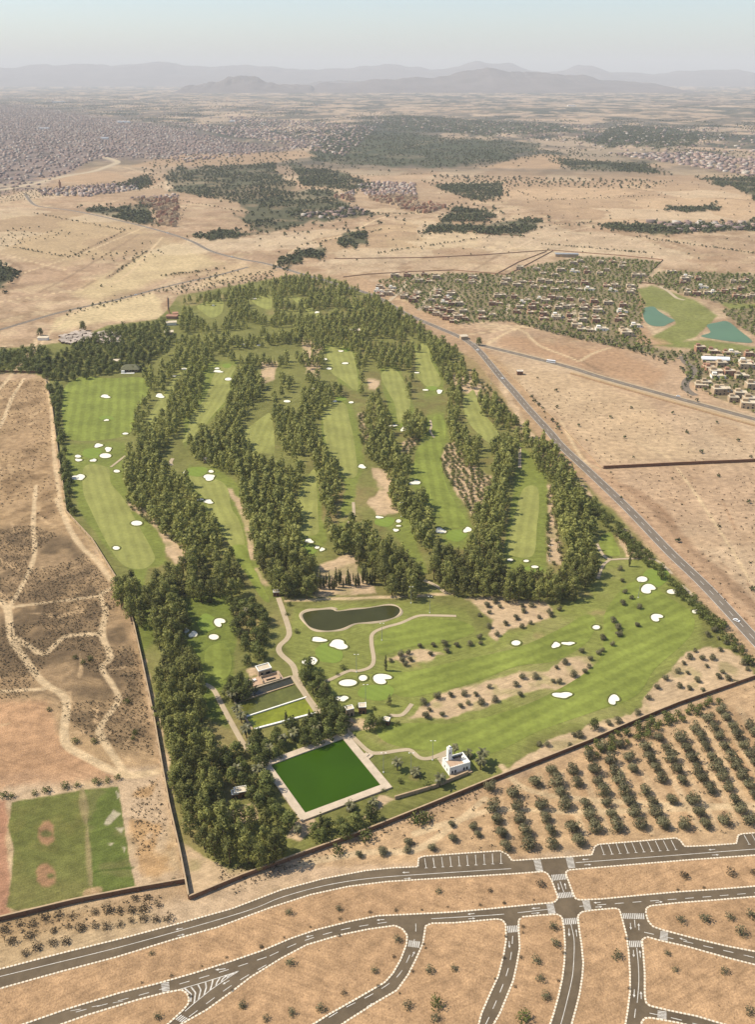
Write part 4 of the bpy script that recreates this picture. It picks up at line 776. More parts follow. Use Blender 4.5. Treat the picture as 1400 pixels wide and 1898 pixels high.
wall([(636,514),(680,509),(760,504),(840,501),(940,509)], 1.3, .4, 'far wall closing the villa estate', 'pink', 'coping'); wall([(918,510),(960,487),(1014,466)], 1.3, .4, 'wall along a track beyond the estate', 'pink', 'wall'); wall([(938,511),(985,487),(1026,465)], 1.3, .4, 'second wall along the track beyond the estate', 'pink', 'wall')
wall([(620,480),(790,478),(895,473),(1020,464),(1150,474),(1230,482)], 1.3, .4, 'thin dark wall across the plain behind the estate', 'pink', 'wall'); wall([(1230,482),(1205,505)], 1.3, .4, 'short dark wall at the estate corner', 'wall', 'wall'); wall([(1180,524),(1265,530)], 1.3, .4, 'dark wall above the estate golf course', 'wall', 'wall')
wall([(780,432),(830,425),(905,434),(965,437)], 1.3, .4, 'wall below the far orchard', 'wall', 'wall'); wall([(310,552),(311,575),(318,590)], 2, .5, 'short red wall at the upper left corner of the course', 'wall', 'wall'); wall([(-60,690),(0,690),(85,692)], 2.5, .6, 'wall under the hedge at the left edge', 'wall', 'coping')
# ------------------------------------------------------------------ trees: leaf-spray crowns on tapered trunks
def leaves(clumps, per, size, seed, out_bias=1.0, flat=1.0, tint0=0.0):
    rs = np.random.RandomState(seed); Vs = []; T = []; Ns = []
    C = np.array([np.array(c[:3]) for c in clumps]); mid = C.mean(0); zmin, zmax = C[:, 2].min() - 1, C[:, 2].max() + 1
    for (cx, cy, cz, r) in clumps:
        k = max(4, int(per * (r / 2.0) ** 1.3)); d = rs.normal(size=(k, 3)); d /= np.linalg.norm(d, axis=1)[:, None]
        rad = r * rs.uniform(.55, 1.08, k) ** .6; p = np.array([cx, cy, cz]) + d * rad[:, None] * np.array([1, 1, flat])
        nrm = d * out_bias + rs.normal(size=(k, 3)) * .55 + (p - mid) * .05; nrm /= np.linalg.norm(nrm, axis=1)[:, None]
        nrm *= np.where((nrm*d).sum(1) < 0, -1, 1)[:, None]; po = (p - mid); po /= np.linalg.norm(po, axis=1)[:, None] + 1e-6; sn = d*.75 + po*.45 + nrm*.45 + np.array([0, 0, .3]); Ns.append(np.repeat(sn, 4, 0))
        ref = rs.normal(size=(k, 3)); e1 = np.cross(nrm, ref); e1 /= np.linalg.norm(e1, axis=1)[:, None]; e2 = np.cross(nrm, e1)
        s = size * rs.uniform(.6, 1.25, k)[:, None]; w = s * rs.uniform(.5, .9, k)[:, None]
        q = np.stack([p - e1*s*.5 , p - e2*w*.5 + e1*s*.05, p + e1*s*.55, p + e2*w*.5 - e1*s*.02], 1); Vs.append(q)
        T.append(np.repeat(np.clip(rs.uniform(0, .55) + rs.uniform(-.25, .35, k) + tint0, 0, 1), 4))
    V_ = np.concatenate(Vs).reshape(-1, 3); T = np.concatenate(T); N_ = np.concatenate(Ns).reshape(-1, 3); N_ /= np.linalg.norm(N_, axis=1)[:, None]; Fq = np.arange(len(V_)).reshape(-1, 4)
    return V_, Fq, T, N_
def crown_mesh(name, clumps, per, size, seed, m, **kw):
    V_, Fq, T, N_ = leaves(clumps, per, size, seed, **kw); return mesh_np(name, V_, Fq, m, None, [('tint', 'FLOAT', 'POINT', T)], N_)
def euc_clumps(seed, H=17.0, wd=4.6, n=17, low=.22, k=1.0):
    r = random.Random(seed); out = []
    for i in range(n):
        t = (i + r.random()) / n; z = H * (low + (1 - low - .07) * t); prof = math.sin(min(1, .25 + t * .95) * math.pi) ** .6 if t < .8 else .75 * (1.25 - t) / .45
        a = i * 2.4 + r.uniform(-.5, .5); d = wd * prof * r.uniform(.35, .85); out.append((d*math.cos(a), d*math.sin(a), z, r.uniform(1.4, 2.5) * k * (1.0 if t < .85 else .8)))
    return out
def trunk_mesh(name, H, r0, m, seed, limbs=4, top=.7):
    r = random.Random(seed); b = MB(); b.tube([(0,0,-.2),(r.uniform(-.2,.2), r.uniform(-.2,.2), H*.3),(r.uniform(-.4,.4), r.uniform(-.4,.4), H*top)], [r0, r0*.75, r0*.3], 6)
    for i in range(limbs):
        a = i*6.28/limbs + r.random(); z = H*r.uniform(.25, .5); L = H*r.uniform(.12, .22); b.tube([(0,0,z),(L*.6*math.cos(a), L*.6*math.sin(a), z+L*.7),(L*math.cos(a), L*math.sin(a), z+L*1.6)], [r0*.45, r0*.3, r0*.12], 5)
    return mesh_np(name, b.v, b.f, m)
KINDS = {}
def kind(name, trunks, crowns): KINDS[name] = (trunks, crowns)
kind('eucalyptus_tree', [trunk_mesh('trunk', 17, .42, 'bark', s) for s in (1, 2, 3)], [crown_mesh('crown', euc_clumps(s, 16 + 1.5*(s % 3), 4.6 + .35*(s % 4), 26 + s % 6, .2, .82), 62, .92, s, 'euc') for s in range(1, 9)])
kind('broadleaf_tree', [trunk_mesh('trunk', 9, .35, 'bark', s) for s in (4, 5)], [crown_mesh('crown', euc_clumps(s, 9.0, 4.4, 20, .2, .85), 58, .85, s, 'broad') for s in range(21, 25)])
kind('cypress_tree', [trunk_mesh('trunk', 10, .22, 'bark', 6, 0)], [crown_mesh('crown', [(.15*math.cos(i*2.2), .15*math.sin(i*2.2), .9 + i*.82, max(.35, 1.15*math.sin(min(1, (i+2.5)/15)*math.pi)**.7)) for i in range(14)], 70, .85, s, 'cyp') for s in (31, 32, 33)])
def pine_cl(s):
    r = random.Random(s); return [((2.6*(1-i/15)+.4)*math.cos(i*2.4)*.7, (2.6*(1-i/15)+.4)*math.sin(i*2.4)*.7, 2.5 + i*.95, 1.9*(1-i/17)) for i in range(14)]
kind('conifer_tree', [trunk_mesh('trunk', 14, .3, 'bark', 8, 0)], [crown_mesh('crown', pine_cl(s), 52, 1.1, s, 'cyp') for s in (41, 42, 43)])
def ol_cl(s, H=4.6, w=2.1, n=11):
    r = random.Random(s); return [(w*r.uniform(.3, .8)*math.cos(i*2.4), w*r.uniform(.3, .8)*math.sin(i*2.4), H*(.3 + .52*((i*.37) % 1)), r.uniform(.9, 1.4)) for i in range(n)]
kind('olive_tree', [trunk_mesh('trunk', 4.0, .28, 'bark', 9, 3, .6)], [crown_mesh('crown', [(x*1.05, y*1.05, z, r*1.12) for x, y, z, r in ol_cl(s, 4.2, 2.0, 13)], 110, .5, s, 'olive') for s in range(51, 57)])
kind('orchard_tree', [trunk_mesh('trunk', 3.4, .2, 'bark', 10, 3, .6)], [crown_mesh('crown', ol_cl(s, 3.8, 1.7, 9), 60, .6, s, 'broad') for s in range(61, 65)])
def palm_mesh(s, n=30, L=3.6):
    r = random.Random(s); V_ = []; Fq = []; T = []
    for i in range(n):
        a = i*2.399 + r.uniform(-.2, .2); el = r.uniform(-.5, 1.25) if i > 6 else r.uniform(.8, 1.4); LL = L*r.uniform(.8, 1.1); px, pz = .15, 0.0; e = el; w0 = .5; t_ = r.uniform(0, .8); base = len(V_)
        for k in range(6):
            w = w0 * (math.sin((k+.6)/6.3*math.pi))**.7 + .05; ca, sa = math.cos(a), math.sin(a)
            V_ += [(px*ca - sa*w, px*sa + ca*w, pz - .12*w), (px*ca + sa*w, px*sa - ca*w, pz - .12*w)]; T += [t_, t_]
            if k: Fq.append((base+2*k-2, base+2*k-1, base+2*k+1, base+2*k))
            px += LL/5*math.cos(e); pz += LL/5*math.sin(e); e -= .42
    return mesh_np('crown', np.array(V_), np.array(Fq), 'palm', None, [('tint', 'FLOAT', 'POINT', T)])
def palm_trunk(H):
    b = MB(); b.tube([(0,0,-.2),(.1,0,H*.5),(.0,.1,H)], [.34, .26, .28], 7); return mesh_np('trunk', b.v, b.f, 'barkd')
PALM_T = {h: palm_trunk(h) for h in (2.0, 5.0, 8.0)}; PALM_C = [palm_mesh(s) for s in (71, 72, 73)]
SHRUB = {'dry_shrub': [crown_mesh('dry_shrub', ol_cl(s, 2.3, 1.5, 8), 40, .55, s, 'dry', tint0=-.1) for s in range(81, 85)], 'green_shrub': [crown_mesh('green_shrub', ol_cl(s, 2.6, 1.6, 9), 48, .55, s, 'bushg') for s in range(91, 95)],
         'grey_shrub': [crown_mesh('grey_shrub', ol_cl(s, 2.4, 1.5, 9), 44, .5, s, 'olive') for s in range(96, 99)]}
def plant_tree(kd, loc, sc, label, group, cat='tree', zs=None):
    tr, cr = KINDS[kd]; o = empty(kd, (loc[0], loc[1], loc[2] if len(loc) > 2 else 0), R.uniform(0, 6.28), sc)
    if zs: o.scale = (sc, sc, sc*zs)
    tag(o, label, cat, group); link(bpy.data.objects.new('trunk', R.choice(tr)), o); link(bpy.data.objects.new('crown', R.choice(cr)), o); return o
def plant_palm(loc, H, sc, label, group):
    o = empty('date_palm', (loc[0], loc[1], 0), R.uniform(0, 6.28), sc); tag(o, label, 'palm', group); link(bpy.data.objects.new('trunk', PALM_T[H]), o)
    c = link(bpy.data.objects.new('crown', R.choice(PALM_C)), o); c.location = (0, .05, H)
def shrub(kd, loc, sc, label, group, z=0.0):
    o = link(bpy.data.objects.new(kd, R.choice(SHRUB[kd]))); o.location = (loc[0], loc[1], z - .1); o.rotation_euler = (0, 0, R.uniform(0, 6.28)); o.scale = (sc, sc, sc*R.uniform(.85, 1.1)); return tag(o, label, 'shrub', group)
def scatter(poly, zc, dmin, jit=0.0, maxn=4000, rs=R, avoid=None):
    W = [G(p[0], p[1], zc)[:2] for p in poly]; x0, x1 = min(p[0] for p in W), max(p[0] for p in W); y0, y1 = min(p[1] for p in W), max(p[1] for p in W)
    cell = dmin; grid = {}; out = []; tries = int((x1-x0)*(y1-y0)/(dmin*dmin)*7) + 30
    for _ in range(tries):
        x, y = rs.uniform(x0, x1), rs.uniform(y0, y1)
        if not inpoly(x, y, W): continue
        i, j = int(x//cell), int(y//cell); ok = True
        for a in (-1, 0, 1):
            for b in (-1, 0, 1):
                for (qx, qy) in grid.get((i+a, j+b), ()):
                    if (qx-x)**2 + (qy-y)**2 < dmin*dmin: ok = False; break
        if ok: grid.setdefault((i, j), []).append((x, y)); out.append((x, y))
        if len(out) >= maxn: break
    return out
def gate(P, sc, seed, o, th, ky=1.0):
    if not len(P): return []
    a = np.array(P); return [p for p, k in zip(P, fbm(a[:, 0], a[:, 1]*ky, sc, seed, o) > th) if k]
def tile(mesh_V, mesh_F, T, mesh_N, locs, scs, rots, tints, zs=None):
    n = len(mesh_V); Vo = np.empty((len(locs), n, 3), np.float32)
    c, s = np.cos(rots)[:, None], np.sin(rots)[:, None]; x, y, z = mesh_V[None, :, 0], mesh_V[None, :, 1], mesh_V[None, :, 2]
    Vo[..., 0] = (x*c - y*s)*scs[:, None] + locs[:, 0:1]; Vo[..., 1] = (x*s + y*c)*scs[:, None] + locs[:, 1:2]; Vo[..., 2] = z*scs[:, None]*(1 if zs is None else zs[:, None]) + (locs[:, 2:3] if locs.shape[1] > 2 else 0)
    Fo = mesh_F[None] + (np.arange(len(locs))*n)[:, None, None]
    To = np.clip(T[None]*.7 + tints[:, None], 0, 1); No = np.empty_like(Vo); No[..., 0] = mesh_N[None, :, 0]*c - mesh_N[None, :, 1]*s; No[..., 1] = mesh_N[None, :, 0]*s + mesh_N[None, :, 1]*c; No[..., 2] = mesh_N[None, :, 2]
    return Vo.reshape(-1, 3), Fo.reshape(-1, mesh_F.shape[1]), To.reshape(-1), No.reshape(-1, 3)
def mass(name, protos, locs, scs, m, lab, cat, zs=None, tint=.0):
    locs = np.array(locs, float).reshape(len(locs), -1); scs = np.array(scs, float); pick = NR.randint(0, len(protos), len(locs)); Vv, Ff, Tt, Nn = [], [], [], []; off = 0
    for k, (pv_, pf_, pt_, pn_) in enumerate(protos):
        w = np.where(pick == k)[0]
        if not len(w): continue
        a, b, c, e = tile(pv_, pf_, pt_, pn_, locs[w], scs[w], NR.uniform(0, 6.28, len(w)), NR.uniform(-.15, .3, len(w)) + tint, None if zs is None else np.array(zs)[w]); Vv.append(a); Ff.append(b+off); Tt.append(c); Nn.append(e); off += len(a)
    me = mesh_np(name, np.concatenate(Vv), np.concatenate(Ff), m, None, [('tint', 'FLOAT', 'POINT', np.concatenate(Tt))], np.concatenate(Nn))
    return tag(link(bpy.data.objects.new(name, me)), lab, cat, None, 'stuff')

BELTS = [ # outline of the crowns, kind, spacing, label
 ([(271,1082),(321,1071),(339,1114),(343,1157),(332,1175),(350,1203),(375,1250),(379,1300),(375,1353),(403,1393),(411,1470),(332,1480),(314,1425),(304,1353),(282,1264),(300,1210),(286,1157),(271,1114)], 'eucalyptus_tree', 6.4, 'olive green eucalyptus in the dense column along the left earth wall'),
 ([(318,1430),(400,1425),(414,1474),(464,1498),(520,1510),(535,1550),(520,1582),(480,1592),(420,1582),(380,1575),(350,1530),(330,1480)], 'eucalyptus_tree', 6.6, 'tall eucalyptus in the clump at the lower left corner of the course'),
 ([(207,1078),(243,1060),(268,1114),(264,1145),(232,1132)], 'eucalyptus_tree', 6.6, 'eucalyptus in the small clump leaning over the left wall'),
 ([(232,831),(279,803),(296,824),(296,860),(343,867),(350,903),(379,939),(407,974),(418,999),(429,1017),(461,1071),(470,1085),(446,1095),(339,1095),(279,1071),(321,1046),(357,1031),(339,1006),(296,971),(268,931),(243,924),(229,903),(232,860)], 'eucalyptus_tree', 7.0, 'eucalyptus in the belt right of the leftmost fairway'),
 ([(246,796),(279,778),(307,749),(314,724),(343,681),(357,667),(386,681),(375,710),(368,742),(343,774),(321,796),(296,828),(279,821)], 'eucalyptus_tree', 6.6, 'eucalyptus in the long slanting row right of the driving range'),
 ([(246,767),(266,724),(284,724),(273,764),(262,800),(246,796)], 'eucalyptus_tree', 7.5, 'small eucalyptus on the right edge of the driving range'),
 ([(350,814),(393,781),(421,746),(429,706),(439,678),(475,681),(489,706),(475,731),(446,767),(439,796),(482,846),(440,870),(400,850),(370,845),(355,830)], 'eucalyptus_tree', 6.6, 'eucalyptus in the broad slanting belt left of centre'),
 ([(440,870),(482,846),(504,842),(539,860),(561,864),(550,889),(532,910),(550,931),(561,971),(554,1003),(566,1031),(585,1036),(576,1064),(585,1080),(557,1092),(511,1088),(496,1065),(475,1030),(466,990),(450,925)], 'eucalyptus_tree', 6.6, 'eucalyptus in the dense wood left of the central fairway'),
 ([(504,753),(521,749),(554,756),(557,724),(582,703),(607,703),(640,708),(621,729),(593,756),(592,796),(604,828),(626,860),(630,889),(623,928),(619,960),(604,971),(597,924),(591,874),(577,839),(568,810),(557,831),(546,839),(521,828),(511,789)], 'eucalyptus_tree', 6.6, 'eucalyptus in the narrow belt on the left of the long central fairway'),
 ([(618,981),(650,967),(679,971),(689,989),(704,996),(721,984),(725,999),(746,1010),(764,1031),(771,1055),(780,1066),(771,1092),(743,1096),(718,1082),(700,1053),(664,1030),(650,1017),(621,1010)], 'eucalyptus_tree', 6.6, 'eucalyptus in the wood just beyond the kidney pond'),
 ([(675,742),(707,721),(727,767),(730,803),(746,831),(759,853),(757,878),(750,889),(729,883),(711,860),(686,853),(675,831),(683,803),(678,767)], 'eucalyptus_tree', 6.8, 'eucalyptus in the belt on the right of the long central fairway'),
 ([(743,767),(761,756),(786,764),(796,781),(782,800),(750,803)], 'eucalyptus_tree', 6.8, 'eucalyptus in the short clump between two fairways right of centre'),
 ([(714,892),(746,889),(764,910),(786,903),(790,931),(771,946),(803,960),(806,985),(800,1010),(771,985),(761,960),(735,935)], 'eucalyptus_tree', 6.8, 'eucalyptus in the clump left of the bright fairway'),
 ([(870,1000),(882,974),(884,942),(903,917),(916,892),(913,860),(927,839),(948,831),(944,878),(944,914),(937,953),(928,1000),(925,1020),(940,1040),(914,1086),(836,1088),(818,1070),(800,1050),(806,1020),(836,1020),(860,1022)], 'eucalyptus_tree', 6.5, 'eucalyptus in the broad wood between the two right hand fairways'),
 ([(930,796),(952,814),(961,831),(948,868),(946,880),(925,838),(905,840),(915,820)], 'eucalyptus_tree', 6.8, 'eucalyptus at the head of the rightmost wooded fairway'),
 ([(925,1040),(946,1060),(1000,1066),(1036,1062),(1047,1031),(1078,1000),(1100,1006),(1107,1040),(1093,1068),(1064,1092),(1007,1100),(954,1094),(900,1092)], 'eucalyptus_tree', 6.5, 'tall eucalyptus in the curved wood at the foot of the right fairway'),
 ([(984,814),(1007,806),(1036,835),(1057,864),(1071,892),(1098,939),(1105,974),(1098,1006),(1078,1000),(1050,1000),(1034,960),(1026,910),(1018,874),(992,849)], 'eucalyptus_tree', 6.6, 'eucalyptus in the belt between the rightmost fairway and the highway'),
 ([(793,640),(807,630),(871,678),(914,717),(950,760),(990,808),(975,812),(929,789),(892,753),(879,714),(854,703),(830,706),(812,681)], 'eucalyptus_tree', 7.2, 'eucalyptus in the strip along the upper highway fence'),
 ([(828,714),(853,706),(857,742),(848,778),(869,796),(894,817),(894,839),(871,853),(848,831),(836,803),(831,760)], 'eucalyptus_tree', 6.8, 'eucalyptus in the belt left of the short right fairway'),
 ([(500,522),(570,507),(640,521),(690,541),(742,580),(757,620),(790,640),(768,640),(766,690),(760,735),(748,690),(725,668),(700,676),(690,650),(670,680),(676,735),(664,720),(668,690),(655,640),(600,630),(600,690),(580,705),(560,690),(540,640),(500,620),(480,605),(505,590),(508,560)], 'eucalyptus_tree', 7.4, 'eucalyptus in the upper woods of the course below the highway bend'),
 ([(690,545),(745,575),(800,612),(860,650),(842,662),(790,634),(745,602),(700,562)], 'eucalyptus_tree', 8.0, 'eucalyptus in the thin strip below the highway bend'),
 ([(330,554),(420,533),(500,517),(560,505),(560,516),(500,531),(425,546),(340,566)], 'eucalyptus_tree', 8.0, 'tall thin tree along the upper left border of the course'),
 ([(335,560),(350,551),(365,556),(358,580),(390,600),(420,590),(425,545),(500,527),(495,542),(460,548),(462,570),(505,585),(500,620),(530,640),(545,700),(510,745),(490,700),(450,665),(430,662),(400,650),(380,680),(340,668),(300,715),(270,715),(262,690),(300,650),(330,620)], 'eucalyptus_tree', 7.6, 'eucalyptus in the upper left woods of the course'),
]
GARDEN = [
 ([(85,700),(60,680),(130,640),(220,605),(300,592),(325,625),(300,650),(262,680),(225,685),(200,690),(150,698),(120,702)], 'broadleaf_tree', 8.0, 'broadleaf tree in the gardens around the clubhouse'),
 ([(88,715),(100,705),(116,712),(112,740),(112,780),(118,815),(110,815),(104,770),(96,735)], 'broadleaf_tree', 7.5, 'dark tree along the left edge of the driving range'),
 ([(110,830),(122,830),(128,880),(140,950),(128,945),(116,880)], 'broadleaf_tree', 7.5, 'round tree along the wall left of the leftmost fairway'),
 ([(470,1360),(500,1345),(585,1332),(600,1300),(560,1250),(550,1225),(575,1232),(600,1270),(640,1325),(650,1345),(610,1362),(560,1374),(500,1400),(480,1415),(468,1390)], 'broadleaf_tree', 5.6, 'broadleaf tree in the garden between the terraced pool and the square pool'),
 ([(578,1535),(620,1518),(690,1492),(700,1505),(640,1545),(592,1555)], 'broadleaf_tree', 5.6, 'bright green tree on the near side of the square pool'),
 ([(450,1460),(480,1430),(498,1432),(505,1475),(540,1525),(522,1515),(470,1490)], 'broadleaf_tree', 5.6, 'grey green tree left of the square pool'),
 ([(425,1105),(470,1105),(498,1145),(500,1180),(480,1225),(455,1220),(440,1175),(430,1135)], 'broadleaf_tree', 6.6, 'rounded tree in the clump between the cart path and the left green'),
 ([(418,1260),(450,1245),(462,1275),(440,1298),(425,1290)], 'broadleaf_tree', 5.2, 'dense dark tree at the head of the terraced pool'),
 ([(405,1390),(440,1385),(465,1410),(450,1450),(420,1440)], 'broadleaf_tree', 5.6, 'tree beside the lower end of the straight path'),
 ([(680,1330),(705,1325),(712,1345),(690,1352)], 'broadleaf_tree', 5.0, 'round tree beside the small white huts'),
 ([(1105,955),(1120,945),(1180,1005),(1250,1075),(1330,1150),(1400,1225),(1385,1228),(1300,1140),(1240,1085),(1190,1035)], 'orchard_tree', 4.9, 'small round tree in the strip along the highway wall'),
 ([(1090,925),(1110,930),(1100,990),(1105,960)], 'orchard_tree', 4.6, 'small green tree at the narrow end of the highway strip'),
 ([(1148,985),(1160,985),(1175,1015),(1190,1030),(1170,1032)], 'orchard_tree', 4.6, 'small tree beside the upper right tee'),
]
ORCH = [([(829,822),(846,820),(880,865),(912,885),(905,930),(878,958),(850,912),(822,875),(818,850)], 4.6, 'small round orchard tree on the bare patch right of the bright fairway'),([(745,820),(780,806),(765,838),(752,842)], 4.6, 'small orchard tree on the bare patch between two fairways'),
 ([(664,765),(680,765),(684,825),(668,820)], 4.8, 'small tree on the bare strip beside the central fairway'),([(880,695),(935,740),(960,790),(900,735)], 6.5, 'scrubby small tree on bare ground by the upper highway'),(zo(oR,S28,[(325,390),(355,390),(375,560),(400,800),(330,790),(322,600)]), 6.2, 'small tree on the bare strip right of the rightmost fairway'),
 (zo(oL,S28,[(650,740),(750,760),(850,850),(950,950),(900,980),(800,880),(690,800)]), 5.5, 'low tree on the bare bank right of the leftmost fairway')]
allp = []
for poly, kd, dm, lab in BELTS:
    W = [Vector(G(p[0], p[1], 10)[:2]) for p in poly]; far_ = poly[0][1] < 800
    def edged(x, y):
        P = Vector((x, y)); m = 1e9
        for a, b_ in zip(W, W[1:] + W[:1]): e = b_ - a; t = max(0, min(1, (P-a).dot(e)/max(1e-6, e.length_squared))); m = min(m, (P-a-e*t).length)
        return m
    L = []
    for (x, y) in scatter(poly, 10, dm * (1.05 if far_ else .95)):
        px, py = PJ(x, y, 0)
        if -40 < px < 1440 and edged(x, y) > (.9 if far_ else .4) and not ('upper' in lab and float(fbm(np.array([x]), np.array([y]), 45, 44, 2)[0]) > .585): L.append((math.hypot(x, y), x, y, kd, lab))
    L.sort()
    for i, (d, x, y, kd, lab) in enumerate(L): allp.append((d, x, y, kd, lab + (', near end' if i < len(L)/3 else ', middle' if i < len(L)*2/3 else ', far end')))
allp.sort(); euc_rest = []
for i, (d, x, y, kd, lab) in enumerate(allp):
    sc = R.uniform(.74, 1.16) * (1.0 if d < 900 else .9)
    alt = 'conifer_tree' if R.random() < (.22 if 'right' in lab or 'upper' in lab else .07) else kd
    if i < 300:
        if alt == 'conifer_tree': plant_tree(alt, (x, y), sc*1.05, lab.replace('tall thin tree', 'dark pointed conifer').replace('olive green eucalyptus', 'dark pointed conifer').replace('tall eucalyptus', 'dark pointed conifer').replace('small eucalyptus', 'dark pointed conifer').replace('eucalyptus', 'dark pointed conifer'), 'conifers among the eucalyptus belts')
        else: plant_tree(kd, (x, y), sc, lab, 'eucalyptus trees of the golf course', zs=R.uniform(.85, 1.1))
    else: euc_rest.append((x, y, sc))
lowE = [leaves(euc_clumps(s, 17, 4.4, 12), 22, 1.9, s) for s in range(101, 106)]; lowC = [leaves(pine_cl(s), 22, 1.7, s) for s in (106, 107)]
mass('woodland', lowE + lowC, [(x, y) for x, y, s in euc_rest], [s for x, y, s in euc_rest], 'euc', 'more distant eucalyptus woods filling the upper golf course', 'woodland', [R.uniform(.8, 1.1) for _ in euc_rest], .02)
print('EUC', len(allp))
gp = []
for poly, kd, dm, lab in GARDEN:
    for (x, y) in scatter(poly, 4.5 if kd == 'broadleaf_tree' else 2, dm): gp.append((math.hypot(x, y), x, y, kd, lab))
for (x, y) in scatter([(-60,660),(60,645),(90,650),(85,688),(-60,688)], 3, 7.0): gp.append((9e9, x, y, 'broadleaf_tree', ''))
gp.sort(); nb = 0; rest = []
for d, x, y, kd, lab in gp:
    nb += kd == 'broadleaf_tree'
    if 'clubhouse' in lab: px_ = PJ(x, y, 4)[0]; lab += ', far left' if px_ < 130 else ', left' if px_ < 190 else ', just behind it' if px_ < 250 else ', right'
    if lab and (kd != 'broadleaf_tree' or nb < 270): plant_tree(kd, (x, y), R.uniform(.7, 1.15) * (1.5 if kd == 'orchard_tree' else 1), lab, lab)
    else: rest.append((x, y))
lowB = [leaves(euc_clumps(s, 9.5, 4.4, 10, .22), 20, 1.6, s) for s in (131, 132, 133)]
mass('clubhouse_gardens', lowB, rest, NR.uniform(.65, 1.15, len(rest)), 'broad', 'leafy garden trees massed behind the clubhouse and at the left edge', 'garden trees')
for poly, dm, lab in ORCH:
    for (x, y) in scatter(poly, 1.5, dm): plant_tree('orchard_tree', (x, y), R.uniform(.8, 1.15), lab, lab)
# cypress screen beyond the pond
for i in range(26):
    x = 584 + i*4.4 + R.uniform(-1.5, 1.5); y = 1092 - i*.5 + R.uniform(-6, 6); plant_tree('cypress_tree', G(x, y), R.uniform(.6, 1.25), 'thin dark cypress in the screen beyond the kidney pond', 'cypresses beyond the pond', zs=R.uniform(.9, 1.3))
for (x, y), lab in (((715,1255-12),'lone dark cypress beside the winding cart path'),((531,1348),'slim cypress at the near end of the terraced pool'),((574,1346),'taller slim cypress by the terraced pool corner'),((1167,1050),'upright lone tree beside the path junction at right'),((595,1540),'slim cypress on the near side of the square pool')): plant_tree('cypress_tree', G(x, y), .9, lab, None, zs=1.1)
plant_tree('conifer_tree', G(722,1308), .55, 'dark conical tree on the green right of the white huts', None); plant_tree('conifer_tree', G(605,1290), .75, 'dark conifer above the terraced pool corner', None)
plant_tree('broadleaf_tree', G(888,640), 1.2, 'single round tree at the highway junction', None); plant_tree('broadleaf_tree', G(75,622), 1.2, 'lone round tree at the left end of the shanty roofs', None); plant_tree('broadleaf_tree', G(154,613), 1.2, 'lone tree standing above the shanty roofs', None, zs=1.3)
plant_tree('broadleaf_tree', G(1102,1352), .8, 'big round dark tree beside the long course wall', None)
for i, (x, y, H, sc, lab) in enumerate(((737,1428,5.0,1.1,'date palm on the lawn right of the square pool'),(771,1437,2.0,1.1,'short date palm right of its taller neighbour by the pool'),(894,1412,5.0,1.2,'farther palm of the pair right of the white pavilion'),(891,1426,5.0,1.15,'nearer palm of the pair right of the white pavilion'),(815,1458,5.0,1.15,'broad palm in front of the white pavilion'),(843,1404,8.0,.85,'tall palm behind the pavilion tower'),
   (552,1548,5.0,.8,'lone palm on bare ground at the near pool corner'),(650,1500,2.0,1.0,'small palm on the near pool rim'),(693,1492,2.0,1.0,'small palm at the right end of the near pool rim'),(441,1328,5.0,1.15,'upper palm on the left edge of the terraced pool'),(448,1340,5.0,1.1,'second palm on the left edge of the terraced pool'),(457,1368,5.0,1.25,'large palm at the lower left corner of the terraced pool'),(466,1390,5.0,1.0,'palm near the foot of the straight path'),
   (525,1382,5.0,1.1,'palm in the garden above the square pool, left one'),(545,1372,5.0,1.1,'palm in the garden above the square pool, middle one'),(586,1360,5.0,1.15,'palm in the garden above the square pool, right one'),(500,1400,5.0,1.0,'palm at the left corner of the square pool'),(432,1300,5.0,1.2,'palm at the far left corner of the terraced pool'),(868,1402,2.0,1.0,'short palm behind the white pavilion'),(478,1440,5.0,1.1,'palm left of the pool corner'),(440,1440,5.0,1.1,'palm in the shade left of the pool'),(460,1140,5.0,1.1,'palm in the clump by the left green'))):
    plant_palm(G(x, y), H, sc, lab, None)
# grove of olive trees in rows at the lower right
ROWS = [[(20,870),(45,975),(65,1035),(85,1105),(110,1175)],[(145,905),(160,970),(180,1035),(205,1105),(225,1170)],[(258,845),(290,965),(315,1030),(335,1095),(350,1165)],[(340,785),(370,845),(390,905),(415,965),(455,1085),(480,1150)],[(455,780),(480,845),(520,960),(545,1015),(570,1080)],
 [(540,710),(565,780),(585,840),(610,890),(630,950),(650,1010),(680,1075)],[(610,660),(650,730),(670,790),(695,835),(720,890),(740,945),(770,1000),(800,1065)],[(700,645),(745,715),(770,775),(830,890),(865,950),(880,1003),(920,1060)],[(830,665),(855,720),(880,770),(910,825),(965,935),(1025,1065)],
 [(900,610),(940,670),(965,720),(990,775),(1020,830),(1075,940),(1110,1000),(1140,1060)],[(1010,615),(1040,670),(1070,720),(1100,780),(1125,825),(1160,880),(1240,1045)],[(1090,565),(1115,610),(1145,660),(1175,715),(1200,765),(1230,815),(1265,870),(1295,935),(1325,985),(1370,1045)],
 [(1160,515),(1185,560),(1215,605),(1245,658),(1275,715),(1305,760),(1330,810),(1370,860),(1395,915)],[(1225,470),(1250,510),(1285,555),(1310,603),(1345,655),(1375,700),(1400,745)],[(1370,550),(1400,595),(1430,650)],[(1430,790),(1450,850),(1470,900)]]
ORD = ['first','second','third','fourth','fifth','sixth','seventh','eighth','ninth','tenth','eleventh','twelfth','thirteenth','fourteenth','fifteenth','sixteenth']
for ri, row in enumerate(ROWS):
    for ti, p in enumerate(row):
        q = zo(o5, S28, [p])[0]; dense = ri > 2
        plant_tree('olive_tree', G(q[0] + R.uniform(-1.5, 1.5), q[1] + 4, 0), R.uniform(1.2, 1.55), f'olive tree, {ORD[ti]} from the far end in the {ORD[ri]} grove row from left', 'olive trees of the grove')
